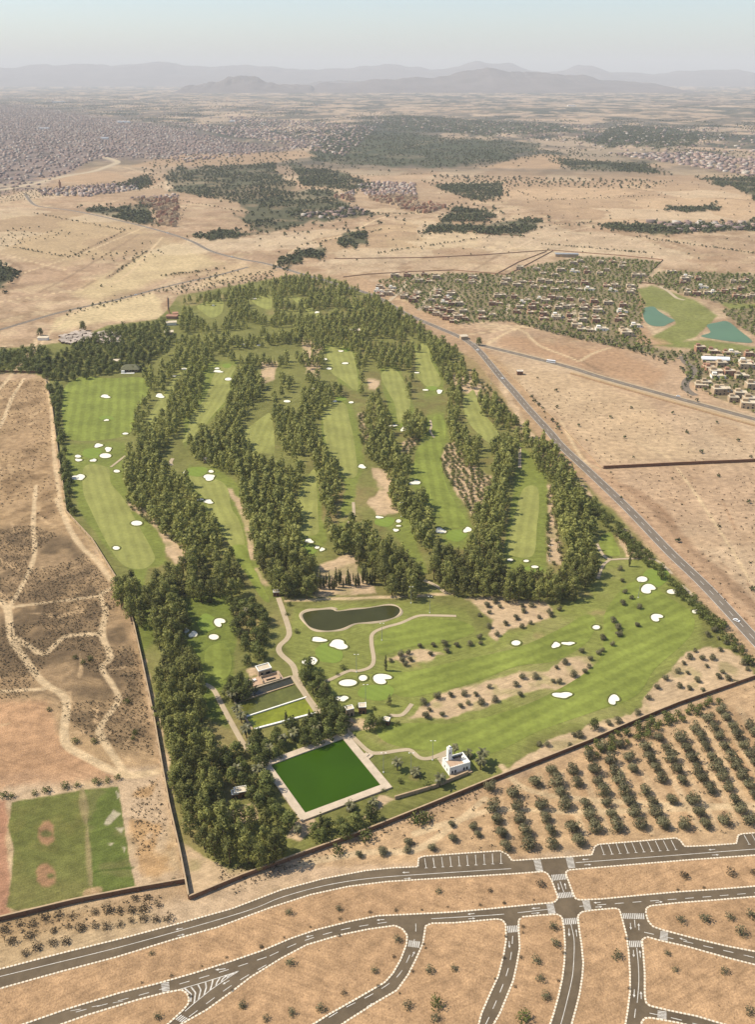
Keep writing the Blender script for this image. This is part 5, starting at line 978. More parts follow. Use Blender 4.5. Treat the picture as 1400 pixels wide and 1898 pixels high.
for (x, y) in ((917,1518),(933,1543),(878,1532),(886,1546),(837,1527),(839,1554),(801,1571),(710,1579),(757,1561),(755,1575),(666,1584)): plant_tree('olive_tree', G(x, y+4), R.uniform(.7, 1.0), 'scattered olive tree left of the regular grove rows', 'scattered olives left of the grove')
for (x, y), s, lab in (((775,1525),1.7,'broad bushy tree just outside the wall, beside the near grove corner'),((790,1518),1.3,'bush merged with a broad tree outside the wall'),((679,1557),1.3,'green bush hugging the wall near the square pool'),((628,1580),1.2,'green bush below the wall near the lower left wood')): shrub('green_shrub', G(x, y), s*1.3, lab, None)
for (x, y) in scatter([(1080,1392),(1130,1365),(1180,1345),(1255,1318),(1330,1292),(1345,1300),(1260,1335),(1180,1372),(1110,1402)], 1.5, 4.2): plant_tree('orchard_tree', (x, y), R.uniform(.9, 1.4), 'leafy green tree crowding the wall at the top of the grove', 'green trees along the grove wall')
# bushes on the plots, kerbs and course
def many(kd, off, pts, smin, smax, lab, grp, s=S28, z=0.0, dy=3):
    for p in pts:
        q = zo(off, s, [p])[0]; shrub(kd, G(q[0], q[1] + dy), R.uniform(smin, smax), lab, grp, z)
many('grey_shrub', o7, [(1017,425),(240,535),(500,515)], .8, 1.05, 'grey bush on the long plot left of the crossing', 'bushes on the long plot', z=.16); many('dry_shrub', o7, [(1285,420)], .7, .7, 'thin dry bush on the long plot near the crossing', None, z=.16)
many('grey_shrub', o7, [(805,675),(685,835),(245,795),(255,1055),(405,1035),(120,1085),(0,1015)], .85, 1.2, 'grey bush on the half moon shaped plot', 'bushes on the half moon plot', z=.16); many('dry_shrub', o7, [(525,950)], .7, .8, 'reddish dry bush at the edge of the half moon plot', None, z=.16)
many('grey_shrub', o7, [(970,835),(1100,825),(855,1020),(1000,1085)], .9, 1.3, 'grey bush on the large open plot', 'bushes on the open plot', z=.16); many('green_shrub', o7, [(1010,1010)], 1.4, 1.4, 'largest green bush on the large open plot', None, z=.16)
many('grey_shrub', o8, [(355,610),(365,695),(265,785),(285,880),(315,970)], 1.0, 1.3, 'grey bush in the row on the narrow strip', 'bushes on the narrow strip', z=.16); many('green_shrub', o8, [(200,1085)], 1.5, 1.5, 'bright green bush at the bottom of the narrow strip', None, z=.16)
many('grey_shrub', o8, [(685,760)], 1.3, 1.3, 'lone grey bush on the strip between two streets', None, z=.16); many('dry_shrub', o8, [(285,385)], 1.2, 1.2, 'dry bush at the crossing end of the long plot', None, z=.16); many('dry_shrub', o8, [(1035,345),(1275,330),(1390,325)], .9, 1.3, 'dry bush on the long plot right of the crossing', 'dry bushes right of the crossing', z=.16)
many('grey_shrub', o8, [(1015,575),(1140,570),(1270,560),(1325,640),(1385,550)], 1.1, 1.6, 'dry grey bush on the wedge shaped plot', 'bushes on the wedge plot', z=.16); many('grey_shrub', o8, [(945,745),(985,830),(1240,840),(1370,1050)], .8, 1.2, 'low bush on the weedy plot in the lower right', 'bushes on the lower right plot', z=.16)
many('dry_shrub', o6, [(165,790),(235,760),(300,740),(370,745),(490,725),(560,715),(620,720),(685,720),(745,710),(820,690),(275,825),(355,800),(415,810),(490,795),(550,800),(620,790),(680,770),(745,760),(805,765),(870,760),(150,850),(270,885),(340,880),(60,880),(190,910),(20,820),(100,790),(130,940),(700,655),(765,650)], .8, 1.4, 'bare dry bush on the earth below the pitch wall', 'dry bushes below the pitch wall')
many('grey_shrub', o6, [(785,940),(1255,1215),(820,1270),(900,560),(905,575)], .5, 1.0, 'single low bush on the lower left ground', 'low bushes lower left')
many('green_shrub', o3, [(390,470),(470,478),(430,500),(490,905),(390,905),(660,700),(255,740),(690,890),(700,860)], .8, 1.3, 'dark bush between the tracks of the left field', 'dark bushes on the left field')
many('green_shrub', o6, [(240,98),(180,110),(60,128),(20,125),(500,55),(560,45),(610,32),(340,75),(400,70)], .9, 1.3, 'weedy bush along the ditch above the pitches', 'bushes along the ditch')
OLC = zo(o5,S28,[(190,290),(260,290),(160,330),(180,380),(370,240),(415,215),(460,280),(350,310),(385,315),(515,260),(540,235),(545,195),(610,150),(590,165),(615,90),(660,120),(690,70),(690,40),(790,20),(500,155),(50,410),(20,340),(640,530),(690,520),(280,640),(320,640),(440,650),(460,590),(490,595)]) + zo(o4,S28,[(1080,620),(1150,590),(1220,580),(1290,575),(1350,575),(1110,655),(1090,690),(1175,680),(1310,620),(1270,635),(1380,620)])
for q in OLC: plant_tree('olive_tree', G(q[0], q[1]+4), R.uniform(.6, 1.05), 'small olive on the dirt band between the two lower fairways', 'olives between the lower fairways')
for q in zo(o4,S28,[(960,370),(1000,360),(1060,325),(1130,320),(1190,315),(1200,350),(970,400),(985,420),(910,400),(1250,320),(1320,315),(1370,280),(1375,310),(1115,365),(1010,395)]): plant_tree('olive_tree', G(q[0], q[1]+4), R.uniform(.6, 1.0), 'small olive on the bare patch right of the winding path', 'olives right of the winding path')
for q in zo(oR,S28,[(700,820),(710,880),(725,940),(760,970),(715,1000),(800,1020),(665,1090),(790,1110),(690,1120),(700,1160),(610,1180)]): plant_tree('olive_tree', G(q[0], q[1]+4), R.uniform(.65, .95), 'small olive in the line left of the far right green', 'olives left of the far right green')
for q in zo(oR,S28,[(110,985),(190,1010),(240,1010),(200,1040),(330,1040),(385,1030),(160,1075),(105,1105),(190,1120),(235,1100),(75,1015),(50,990),(20,1045),(280,1070),(340,1060),(10,1010),(-30,1060),(60,1160),(20,1120)]): plant_tree('olive_tree', G(q[0], q[1]+4), R.uniform(.6, 1.0), 'small olive on the big bare patch below the right wood', 'olives on the big bare patch')
for q in zo(o5,S28,[(1060,190),(1125,195),(1030,220),(1000,265),(935,300),(890,345),(845,400),(790,480),(1090,155),(1220,150),(1180,195),(1150,235),(1050,270),(1060,350),(1130,360),(1010,340),(1210,290),(1260,300),(1230,265),(1300,320),(1360,250),(1340,220),(1155,75),(1190,50),(1210,90),(1250,115),(1290,150),(1240,20),(1100,310)]): plant_tree('olive_tree', G(q[0], q[1]+3), R.uniform(.55, .95), 'small olive on the sandy corner inside the long wall', 'olives on the sandy corner')
for q in zo(o4,S28,[(630,470),(660,440),(550,480),(500,490),(380,110),(370,160),(420,250),(870,1075),(960,1030),(1100,1050),(700,1150),(740,640),(820,650),(900,690),(940,730),(850,720)]): shrub('green_shrub', G(q[0], q[1]+3), R.uniform(.7, 1.4), 'green garden bush beside the pools and huts', 'garden bushes')
for q in zo(o7,S28,[(505,570),(660,535),(795,525),(930,522),(1065,505),(1232,497),(1357,487),(215,665),(95,715),(940,700),(950,720),(880,840),(815,955),(700,915),(785,765),(500,655),(350,610)]) + zo(o8,S28,[(98,487),(252,470),(195,610),(195,640),(185,770),(155,920),(50,880),(95,770),(380,890),(105,660),(730,670),(1000,417),(1135,405),(405,745),(745,930)]) + zo(o6,S28,[(1175,965),(1048,1010),(888,1060),(735,1095),(1203,1135),(985,1165),(1355,910)]):
    shrub('dry_shrub', G(q[0], q[1]+1), R.uniform(.28, .5), 'tiny dark sapling planted along a street kerb', 'kerb saplings', .15)

oV, sV = (900,460), 4.667; oW, sW = (680,500), 6.364; oU, sU = (1200,480), 6.325
VILLAS = [(zo(oV,sV,[(300,170),(440,180),(500,210),(600,230),(650,190),(770,195),(880,205),(990,220),(860,160),(1050,185),(1000,120),(1100,110),(1300,240),(1350,235),(760,130),(1180,160),(820,110),(1190,120)]), 'flat roofed villa in the upper rows of the walled estate'),
 (zo(oV,sV,[(180,275),(160,305),(320,285),(270,320),(400,290),(480,285),(550,290),(640,290),(700,290),(770,295),(860,305),(420,330),(500,340),(600,360),(700,340),(800,350),(900,350),(1050,320),(1120,325),(1100,360),(1255,330),(1250,380),(1260,355)]), 'pinkish terrace villa in the long middle row of the estate'),
 (zo(oV,sV,[(110,415),(150,410),(250,420),(360,440),(480,430),(570,430),(640,430),(730,440),(830,450),(940,460),(1060,475),(60,480),(120,470),(330,465),(430,490),(540,500),(650,480),(760,490),(860,500),(960,520),(1190,495),(300,510),(520,460),(700,510)]), 'villa among garden trees in the centre of the estate'),
 (zo(oV,sV,[(400,515),(390,550),(630,520),(520,510),(850,525),(970,545),(1180,540),(1180,575),(60,580),(270,550),(500,570),(620,580),(730,580),(840,580),(950,595),(1150,620),(500,605),(740,620),(840,625),(960,630),(1300,665),(790,680),(830,700),(900,705),(1000,695),(1200,710),(1220,745),(620,605)]), 'cream villa in the near rows of the estate, facing the desert'),
 (zo(oW,sW,[(300,200),(280,235),(250,280),(150,200),(140,240),(150,290),(450,290),(440,320),(590,290),(590,260),(580,320),(540,360),(850,245),(840,275),(820,305),(760,360),(1010,260),(995,290),(970,320),(940,350),(920,378),(1000,405),(1090,405)]), 'terrace house in the slanting rows near the highway bend'),
 (zo(oW,sW,[(720,460),(840,440),(900,470),(770,490),(990,490),(1140,490),(820,520),(900,540),(1040,520),(940,570),(1020,600),(1080,560),(1160,580),(1350,500),(1360,560)]), 'cream villa in the cluster beside the highway'),
 (zo(oW,sW,[(1250,90),(1240,115),(1080,130),(1240,150),(620,130),(740,130),(330,70),(480,65),(680,55),(820,90)]), 'villa by the far wall of the estate, left part'),
 (zo(oU,sU,[(450,350),(700,400),(790,380),(850,380),(910,380),(470,405),(580,410),(1040,440),(1110,440),(1200,440),(1250,440),(1100,350),(1000,345),(650,320),(260,150),(310,148),(470,200),(440,240),(420,275),(600,230),(1010,260),(1120,260),(1160,240)]), 'villa above the estate golf course at the right edge'),
 (zo(oU,sU,[(940,1095),(1010,1095),(770,1080),(1190,1120),(620,1060),(740,1280),(700,1260),(820,1370),(800,1340),(870,1240),(1150,1200),(1150,1260),(960,1350),(1090,1370),(900,1540),(840,1560),(1090,1600),(1210,1670),(1180,1720),(1010,1650),(690,1470),(620,1480),(1240,1500),(1240,1240)]), 'large villa in the lower right estate beside the side road')]
# ------------------------------------------------------------------ masses of small growth and the far groves
farT = [leaves([(0,0,3.2,2.6),(1.5,.6,2.6,1.8),(-1.3,.9,3.0,1.9),(.2,-1.4,2.7,1.8)], 5, 3.0, s) for s in (111, 112, 113)]
pts = []
for q in FOREST:
    cx_, cy_ = sum(p[0] for p in q)/len(q), sum(p[1] for p in q)/len(q); pts += scatter([(cx_ + (p[0]-cx_)*1.25, cy_ + (p[1]-cy_)*1.35) for p in q], 2, 26, maxn=500)
for q in FOREST: pts += gate(scatter(q, 3, 9.0 if q[0][1] < 360 else 7.0, maxn=2200), 90, 33, 3, .40)
for q in ([(800,325),(1250,335),(1200,350),(940,345),(810,330)],): pts += scatter(q, 2, 24)
for q, dd, th in (([(560,210),(1400,225),(1400,290),(1000,290),(900,305),(600,300),(540,250)], 22, .53), ([(0,185),(560,200),(560,262),(200,225),(0,195)], 40, .5)):
    pts += gate(scatter(q, 3, dd, maxn=9000), 260, 301, 4, th, .55)
mass('far_grove', farT, pts, NR.uniform(.8, 1.7, len(pts)), 'farleaf', 'dark groves and walled orchards out on the plain', 'grove', tint=.05)
pts = []
for q in ESTATE: pts += scatter(q, 2, 8.0, maxn=2600)
ESTP = [p for L in VILLAS for p in L[0]]; EW = np.array([G(x, y+3)[:2] for x, y in ESTP])
pts = [p for p in pts if np.min((EW[:,0]-p[0])**2 + ((EW[:,1]-p[1]+4)*.8)**2) > 9.0**2]
mass('garden_trees', farT, pts, NR.uniform(.55, 1.15, len(pts)), 'broad', 'green garden trees between the estate villas', 'garden trees', tint=.0)
pts = []
for q in ([(940,594),(1050,622),(1170,648),(1240,675),(1238,668),(1170,640),(1050,615),(945,588)],[(1262,680),(1275,700),(1262,715),(1272,732),(1300,745),(1290,735),(1268,720),(1280,700)],[(1285,662),(1298,690),(1285,712),(1292,725),(1300,700),(1300,680)],[(280,425),(330,430),(420,480),(300,470)],[(130,400),(320,440),(420,500),(300,540),(60,560),(0,500),(0,410)]):
    pts += (scatter(q, 1.5, 6.0) if q[0][0] > 900 else gate(scatter(q, 1.5, 17), 120, 321, 3, .6))
pts += scatter([(300,538),(500,500),(520,515),(420,528),(330,545)], 2, 9); pts += scatter([(120,575),(440,500),(445,504),(120,585)], 2, 10); pts += scatter([(560,420),(1100,400),(1400,440),(1400,500),(1000,465),(640,500),(450,450)], 1.5, 48); pts += scatter([(880,330),(1400,340),(1400,400),(900,400)], 1.5, 60); pts += scatter([(980,690),(1400,800),(1400,1150),(1150,930)], 1, 40); pts += scatter([(985,735),(1015,765),(1050,810),(1010,775)], 1, 9)
pts += scatter([(0,352),(250,335),(250,345),(0,375)], 2, 14); pts += gate(scatter(CITY_P, 2, 26, maxn=6000), 200, 77, 3, .5)
for a_, b__ in (((60,395),(230,428)),((130,478),(230,428)),((200,515),(285,458)),((0,455),(130,478)),((300,512),(420,498)),((560,455),(720,425)),((700,470),(905,440)),((905,440),(1010,420)),((1010,420),(1100,412)),((1000,452),(1200,470)),((1180,440),(1400,470)),((640,400),(800,395)),((830,345),(800,390)),((940,345),(1000,372)),((1000,372),(1240,362)),((330,420),(345,380)),((460,395),(330,372)),((560,330),(800,322)),((250,345),(330,352))):
    n_ = int(math.hypot(b__[0]-a_[0], b__[1]-a_[1])/3.2)
    for i_ in range(n_):
        if R.random() < .7: t_ = (i_ + R.random())/n_; pts.append(G(a_[0] + (b__[0]-a_[0])*t_ + R.uniform(-2, 2), a_[1] + (b__[1]-a_[1])*t_ + R.uniform(-1, 1))[:2])
mass('scattered_bushes', farT, pts, NR.uniform(.3, .85, len(pts)), 'farleaf', 'small dark bushes dotted over the dry plain', 'bushes', tint=.05)
tuft = [leaves([(0,0,.25,.5),(.5,.2,.2,.4)], 12, .55, s) for s in (121, 122, 123)]
pts = []
for q, d in (([(-60,980),(60,975),(130,1000),(185,1060),(235,1150),(255,1230),(285,1400),(200,1380),(150,1360),(90,1290),(-60,1300)], 1.9),([(-60,705),(80,705),(105,900),(115,960),(-60,980)], 4.5),([(245,1470),(290,1440),(300,1500),(320,1610),(270,1640),(245,1550)], 2.2),([(880,1490),(1020,1420),(1400,1268),(1400,1540),(1100,1560),(780,1590),(640,1580)], 6.5),([(351,1690),(560,1605),(760,1530),(880,1480),(900,1455),(640,1562),(360,1670)], 2.0),([(0,1710),(345,1645),(340,1670),(200,1700),(0,1745)], 2.5),([(1120,880),(1400,865),(1400,1170)], 6.0),([(950,700),(1400,800),(1400,850),(1115,860)], 7.0),([(360,1610),(480,1600),(500,1612),(360,1655)], 1.8)):
    W = scatter(q, 0, d, maxn=6000)
    if W: pts += [p for p, v in zip(W, vn(np.array(W)[:, 0]/28., np.array(W)[:, 1]/28., 5)) if v > (.38 if d < 3 else .3)]
mass('scrub', tuft, pts, NR.uniform(.6, 2.0, len(pts)), 'dry', 'low dry scrub and weeds on the waste ground', 'scrub', tint=-.1)
pts = []
for lab, P_ in PLOTS: pts += gate(scatter(P_, 0, 4.5, maxn=700), 22, 15, 1, .62)
mass('dry_weeds', tuft, [(x, y, .15) for x, y in pts], NR.uniform(.2, .6, len(pts)), 'dry', 'thin dry weeds on the dirt plots', 'weeds', tint=.1)
print('TUFT', len(pts))
# ------------------------------------------------------------------ buildings
def part(root, name, m, boxes, rz=0.0):
    b = MB()
    for c, s in boxes: b.box(c, s)
    return b.build(name, m, root)
def parapet(b, c, sx, sy, z, t, h):
    b.box((c[0], c[1]-sy/2+t/2, z), (sx, t, h)); b.box((c[0], c[1]+sy/2-t/2, z), (sx, t, h)); b.box((c[0]-sx/2+t/2, c[1], z), (t, sy-2*t, h)); b.box((c[0]+sx/2-t/2, c[1], z), (t, sy-2*t, h))
# white pavilion with tower
fl, fr = Vector(G(833.5,1438.5)[:2]), Vector(G(872,1427)[:2]); ang = math.atan2(fr.y-fl.y, fr.x-fl.x); wdt = (fr-fl).length; dep = wdt*.72
pav = empty('pavilion', (*((fl+fr)/2), 0), ang); tag(pav, 'white pavilion with arched windows, crenellated roof and square tower', 'pavilion')
b = MB(); h = 5.2; b.box((0, dep/2, 0), (wdt, dep, h-.9)); b.build('wall', 'white', pav)
b = MB(); parapet(b, (0, dep/2), wdt, dep, h-.9, .45, .9)
for i in range(12): b.box((-wdt/2 + (i+.5)*wdt/12, .225, h), (wdt/24, .44, .38))
for i in range(9): b.box((-wdt/2 + .225, (i+.5)*dep/9, h), (.44, dep/18, .38))
b.build('parapet', 'white', pav)
part(pav, 'roof', 'terr', [((-wdt*.12, dep*.42, h-.895), (wdt*.72, dep*.62, .1))]); part(pav, 'courtyard', 'dark', [((wdt*.2, dep*.78, h-.89), (wdt*.5, dep*.32, .04))]); part(pav, 'roof_hut', 'white', [((wdt*.33, dep*.55, h-.85), (1.1, 1.1, 1.7))])
b = MB(); tz = h-.9; tx, ty = -wdt*.22, dep*.86; b.box((tx, ty, tz), (2.3, 2.3, 7.0)); parapet(b, (tx, ty), 2.3, 2.3, tz+7.0, .3, .5); tw = b.build('tower', 'white', pav)
part(tw, 'lantern', 'white', [((tx, ty, tz+7.0), (1.1, 1.1, 1.5))]); part(tw, 'window', 'dark', [((tx, ty-1.16, tz+4.2), (.5, .06, 1.1))])
def arch(x, y, z, w, hh, d, root, rot=False):
    b = MB(); n = 7; prof = [(-w/2, 0), (w/2, 0)] + [(w/2*math.cos(t*math.pi/n), hh + w/2*1.2*math.sin(t*math.pi/n)) for t in range(n+1)]
    f_ = [((x+p[0], y-d, z+p[1]) if not rot else (x-d, y+p[0], z+p[1])) for p in prof]; k_ = [((x+p[0], y+.02, z+p[1]) if not rot else (x+.02, y+p[0], z+p[1])) for p in prof]; N = len(prof)
    b.v = f_ + k_; b.f = [tuple(range(N)) if not rot else tuple(range(N))[::-1]] + [(i, N+i, N+(i+1) % N, (i+1) % N) for i in range(N)]; b.m = [0]*(N+1); b.build('window', 'dark', root)
for x in (-wdt*.36, -wdt*.22, wdt*.2, wdt*.34): arch(x, 0, 1.1, 1.0, 1.3, .04, pav)
for y in (dep*.3, dep*.65): arch(-wdt/2, y, 1.4, .8, 1.2, .04, pav, True)
part(pav, 'plinth', 'coping', [((0, -1.2, 0), (wdt*1.02, 2.3, .8))])
part(pav, 'forecourt', 'path', [((-wdt*.3, dep+3, 0), (5, 6, .25))])
# pool pavilion on the terraced pool
pp = empty('pool_house', G(497,1262), ang + .06); tag(pp, 'cream two level pool house with a tiled terrace above the dark basin', 'house')
part(pp, 'terrace', 'terr', [((-3, 1.6, 0), (24, 8.5, 1.0))]); part(pp, 'terrace_wall', 'cream', [((1.5, -2.4, 0), (11, 1.0, 1.5)), ((1.5, 3.2, 1.0), (11, .5, 1.5)), ((-4, .5, 1.0), (.5, 5.6, 1.5)), ((7, .5, 1.0), (.5, 5.6, 1.2))])
part(pp, 'wall', 'cream', [((0, 7.4, 0), (8.5, 6.0, 5.0))]); b = MB(); parapet(b, (0, 7.4), 8.5, 6.0, 5.0, .4, .7); b.build('parapet', 'white', pp); part(pp, 'roof', 'roofc', [((0, 7.4, 5.0), (7.6, 5.1, .12))]); part(pp, 'door', 'dark', [((1.6, 4.38, .9), (2.6, .06, 2.6))]); part(pp, 'window', 'dark', [((-2.2, 4.38, 2.2), (1.4, .06, 1.4))]); part(pp, 'stair_opening', 'dark', [((1.8, -.4, 1.0), (6.0, 1.8, .06))])
for k_, dx in enumerate((-12.5, -8.0)): part(pp, 'bench', 'white', [((dx, 2.5, 1.0), (2.4, 1.6, .9))])
def hut(px, py, w, d, h, rz, lab, wallm='cream', name='hut'):
    o = empty(name, G(px, py), rz); tag(o, lab, 'hut'); part(o, 'wall', wallm, [((0, 0, 0), (w, d, h))]); b = MB(); parapet(b, (0, 0), w, d, h, .3, .45); b.build('parapet', 'white', o); part(o, 'roof', 'roofc', [((0, 0, h), (w-.62, d-.62, .1))]); part(o, 'door', 'dark', [((w*.15, -d/2-.03, 0), (1.1, .06, 2.1))]); part(o, 'window', 'dark', [((-w*.25, -d/2-.03, 1.3), (.8, .06, .9))]); return o
hut(648,1324,4.6,3.8,4.6,.35,'white tall hut at the corner above the square pool'); hut(672,1319,4.4,4.2,4.4,.06,'white hut with a dark front beside the big green','wall'); hut(717,1341,3.6,3.6,3.0,-.3,'small white roofed shelter at the edge of the fairway','wall')
hut(446,1474,6.4,4.4,3.6,.25,'small brown house with pale roof in the shade of the eucalyptus','wall','house'); hut(436,1477,3.6,3.6,3.0,.25,'lean-to shed beside the small brown house','wall'); hut(964,694,7,6,4.5,.0,'lone brown hut in the desert beyond the highway','wall'); hut(513,1103,5,4,3.2,.1,'little shelter where the cart path leaves the woods','wall'); hut(385,856,7,5,3.4,.3,'pale shed behind the bunkers left of centre')
tr_ = tag(empty('terrace', G(640,1338), .3), 'tiled terrace in front of the white huts', 'terrace'); part(tr_, 'paving', 'terr', [((0, 0, 0), (9, 4.5, .3))]); part(tr_, 'low_wall', 'coping', [((0, -2.4, 0), (9, .35, .8))])
# clubhouse
cl = empty('clubhouse', G(241,690), .05); tag(cl, 'clubhouse with a wide grey green hipped roof above the driving range', 'clubhouse')
part(cl, 'wall', 'cream', [((0, 6, 0), (18, 9, 3.6))]); b = MB(); W2, D2 = 12.0, 8.0; b.v = [(-W2, 6-D2, 3.6), (W2, 6-D2, 3.6), (W2, 6+D2, 3.6), (-W2, 6+D2, 3.6), (-6, 6, 8.6), (6, 6, 8.6)]; b.f = [(0,1,5,4),(1,2,5),(2,3,4,5),(3,0,4),(3,2,1,0)]; b.m = [0]*5; b.build('roof', 'rooft', cl)
for x in (-7, -3.5, 0, 3.5, 7): part(cl, 'window', 'glass', [((x, 1.45, .8), (2.2, .08, 2.2))])
part(cl, 'terrace', 'white', [((-2, -5, 0), (16, 3.0, .5))]); part(cl, 'canopy', 'white', [((-8, -3, 0), (4, 3, 3.0))])
for x, y, w, d, h, m, lab in ((216,674,9,6,4,'cream','small pale annex left of the clubhouse'),(318,602,14,8,4,'white','white roofed shed at the upper left of the course'),(319,590,16,9,4,'pink','pink roofed shed at the upper left corner'),(313,620,12,8,4,'cream','pale shed below the white shed'),(325,585,8,7,4,'pink','second pink shed beside the corner wall'),(660,617,14,8,4,'cream','pale hut deep in the upper woods'),(690,600,12,8,4,'pink','small lodge in the upper right woods'),(860,548+80,10,8,4,'cream','kiosk beside the upper highway'),(80,630,14,6,3.5,'white','white flat roof left of the shanty roofs')):
    o = empty('shed', G(x, y), R.uniform(-.1, .3)); tag(o, lab, 'shed'); part(o, 'wall', m, [((0, 0, 0), (w, d, h))]); b = MB(); b.v = [(-w*.55, -d*.56, h), (w*.55, -d*.56, h), (w*.55, d*.56, h+.9), (-w*.55, d*.56, h+.9), (-w*.55, -d*.56, h+.25), (w*.55, -d*.56, h+.25), (w*.55, d*.56, h+1.15), (-w*.55, d*.56, h+1.15)]; b.f = [(3,2,1,0),(4,5,6,7),(0,1,5,4),(1,2,6,5),(2,3,7,6),(3,0,4,7)]; b.m = [0]*6; b.build('roof', 'roofc' if m != 'pink' else 'pink', o)
# shanty of tin roofs
def shack_mesh(s):
    r = random.Random(s); b = MB(); w, d, h = r.uniform(5, 9), r.uniform(4, 6), r.uniform(2.2, 3.2); b.box((0,0,0), (w, d, h), 0, 1); b.v += [(-w*.55,-d*.55,h),(w*.55,-d*.55,h),(w*.55,d*.55,h+.5),(-w*.55,d*.55,h+.5)]; n = len(b.v); b.f.append((n-4,n-3,n-2,n-1)); b.m.append(0)
    b.box((w*.2, 0, h*.2), (w*.5, d*1.3, h*.65), 0, 0); return mesh_np('shack', b.v, b.f, ['tin', 'wall'], b.m)
SH = [shack_mesh(s) for s in range(6)]
for q in ([(112,622),(150,612),(168,618),(165,630),(130,636),(112,632)],[(165,622),(200,612),(222,625),(220,633),(190,636)]):
    for (x, y) in scatter(q, 2, 6.0):
        o = link(bpy.data.objects.new('shack', R.choice(SH))); o.location = (x, y, 0); o.rotation_euler = (0, 0, R.uniform(-.4, .4)); tag(o, 'low shack with a pale tin roof in the shanty above the trees', 'shack', 'shanty shacks')
# villas of the estate
def villa_proto(s):
    r = random.Random(s); w, d, h = r.uniform(11, 16), r.uniform(9, 12), r.choice((3.6, 6.2, 6.6)); m = ('cream', 'pink', 'white', 'cream', 'pink', 'cream', 'cream', 'pink', 'cream')[s % 9]; P = []
    b = MB(); b.box((0,0,0), (w, d, h)); b.box((w*.5+1.4, -d*.2, 0), (2.8, d*.5, 3.2)); P.append(('wall', b, m))
    b = MB(); parapet(b, (0,0), w, d, h, .35, .6); b.box((w*.5+1.4, -d*.2, 3.2), (2.9, d*.52, .3)); P.append(('parapet', b, 'roofc' if m != 'pink' else 'cream'))
    b = MB(); b.box((0,0,h), (w-.75, d-.75, .12)); P.append(('roof', b, 'roofc')); b = MB(); b.box((-w*.2, d*.2, h+.12), (w*.35, d*.4, 2.6)); b.box((-w*.2, d*.2, h+2.72), (w*.38, d*.43, .25)); P.append(('roof_room', b, m))
    for k_ in range(3):
        b = MB(); b.box((-w*.32 + k_*w*.3, -d/2-.04, .9 if k_ != 1 else .1), (1.8, .07, 1.6 if k_ != 1 else 2.4)); P.append(('window' if k_ != 1 else 'door', b, 'glass'))
        if h > 5 and k_ != 1: b = MB(); b.box((-w*.32 + k_*w*.3, -d/2-.04, 4.0), (1.8, .07, 1.4)); P.append(('window', b, 'glass'))
    return [(n, mesh_np(n, b.v, b.f, mm, b.m)) for n, b, mm in P]
VP = [villa_proto(s) for s in range(9)]
VIL = []
for pts, lab in VILLAS:
    for (x, y) in pts:
        p = G(x, y + 3); o = empty('villa', p, R.uniform(-.22, .02), R.uniform(.72, 1.0) if y < 600 else R.uniform(.85, 1.1)); tag(o, lab, 'villa', lab); VIL.append(p)
        for n_, me in R.choice(VP): link(bpy.data.objects.new(n_, me), o)
bh = empty('estate_hall', G(1326,672), -.12); tag(bh, 'long hall with a white barrel roof in the lower right estate', 'hall'); part(bh, 'wall', 'cream', [((0, 0, 0), (32, 9, 4.5))]); b = MB(); n = 8
b.v = [(x, 4.8*math.cos(t*math.pi/n), 4.5 + 3.2*math.sin(t*math.pi/n)) for x in (-17, 17) for t in range(n+1)]; b.f = [(i, i+1, n+2+i, n+1+i) for i in range(n)] + [tuple(range(n+1)), tuple(range(n+1, 2*n+2))[::-1]]; b.m = [0]*len(b.f); b.build('roof', 'carw', bh); part(bh, 'domed_wing', 'cream', [((-8, 12, 0), (8, 8, 7)), ((8, 12, 0), (8, 8, 7))]); part(bh, 'forecourt_wing', 'cream', [((0, -12, 0), (26, 6, 4))])
gh = empty('grey_villa', G(1056,476), -.05); tag(gh, 'large grey roofed compound at the top edge of the estate', 'house'); part(gh, 'wall', 'cream', [((0,0,0),(34,14,6)), ((-22, 6, 0), (12, 18, 5))]); part(gh, 'roof', 'metal', [((0,0,6),(36,16,.5)), ((-22, 6, 5), (13, 19, .5))])
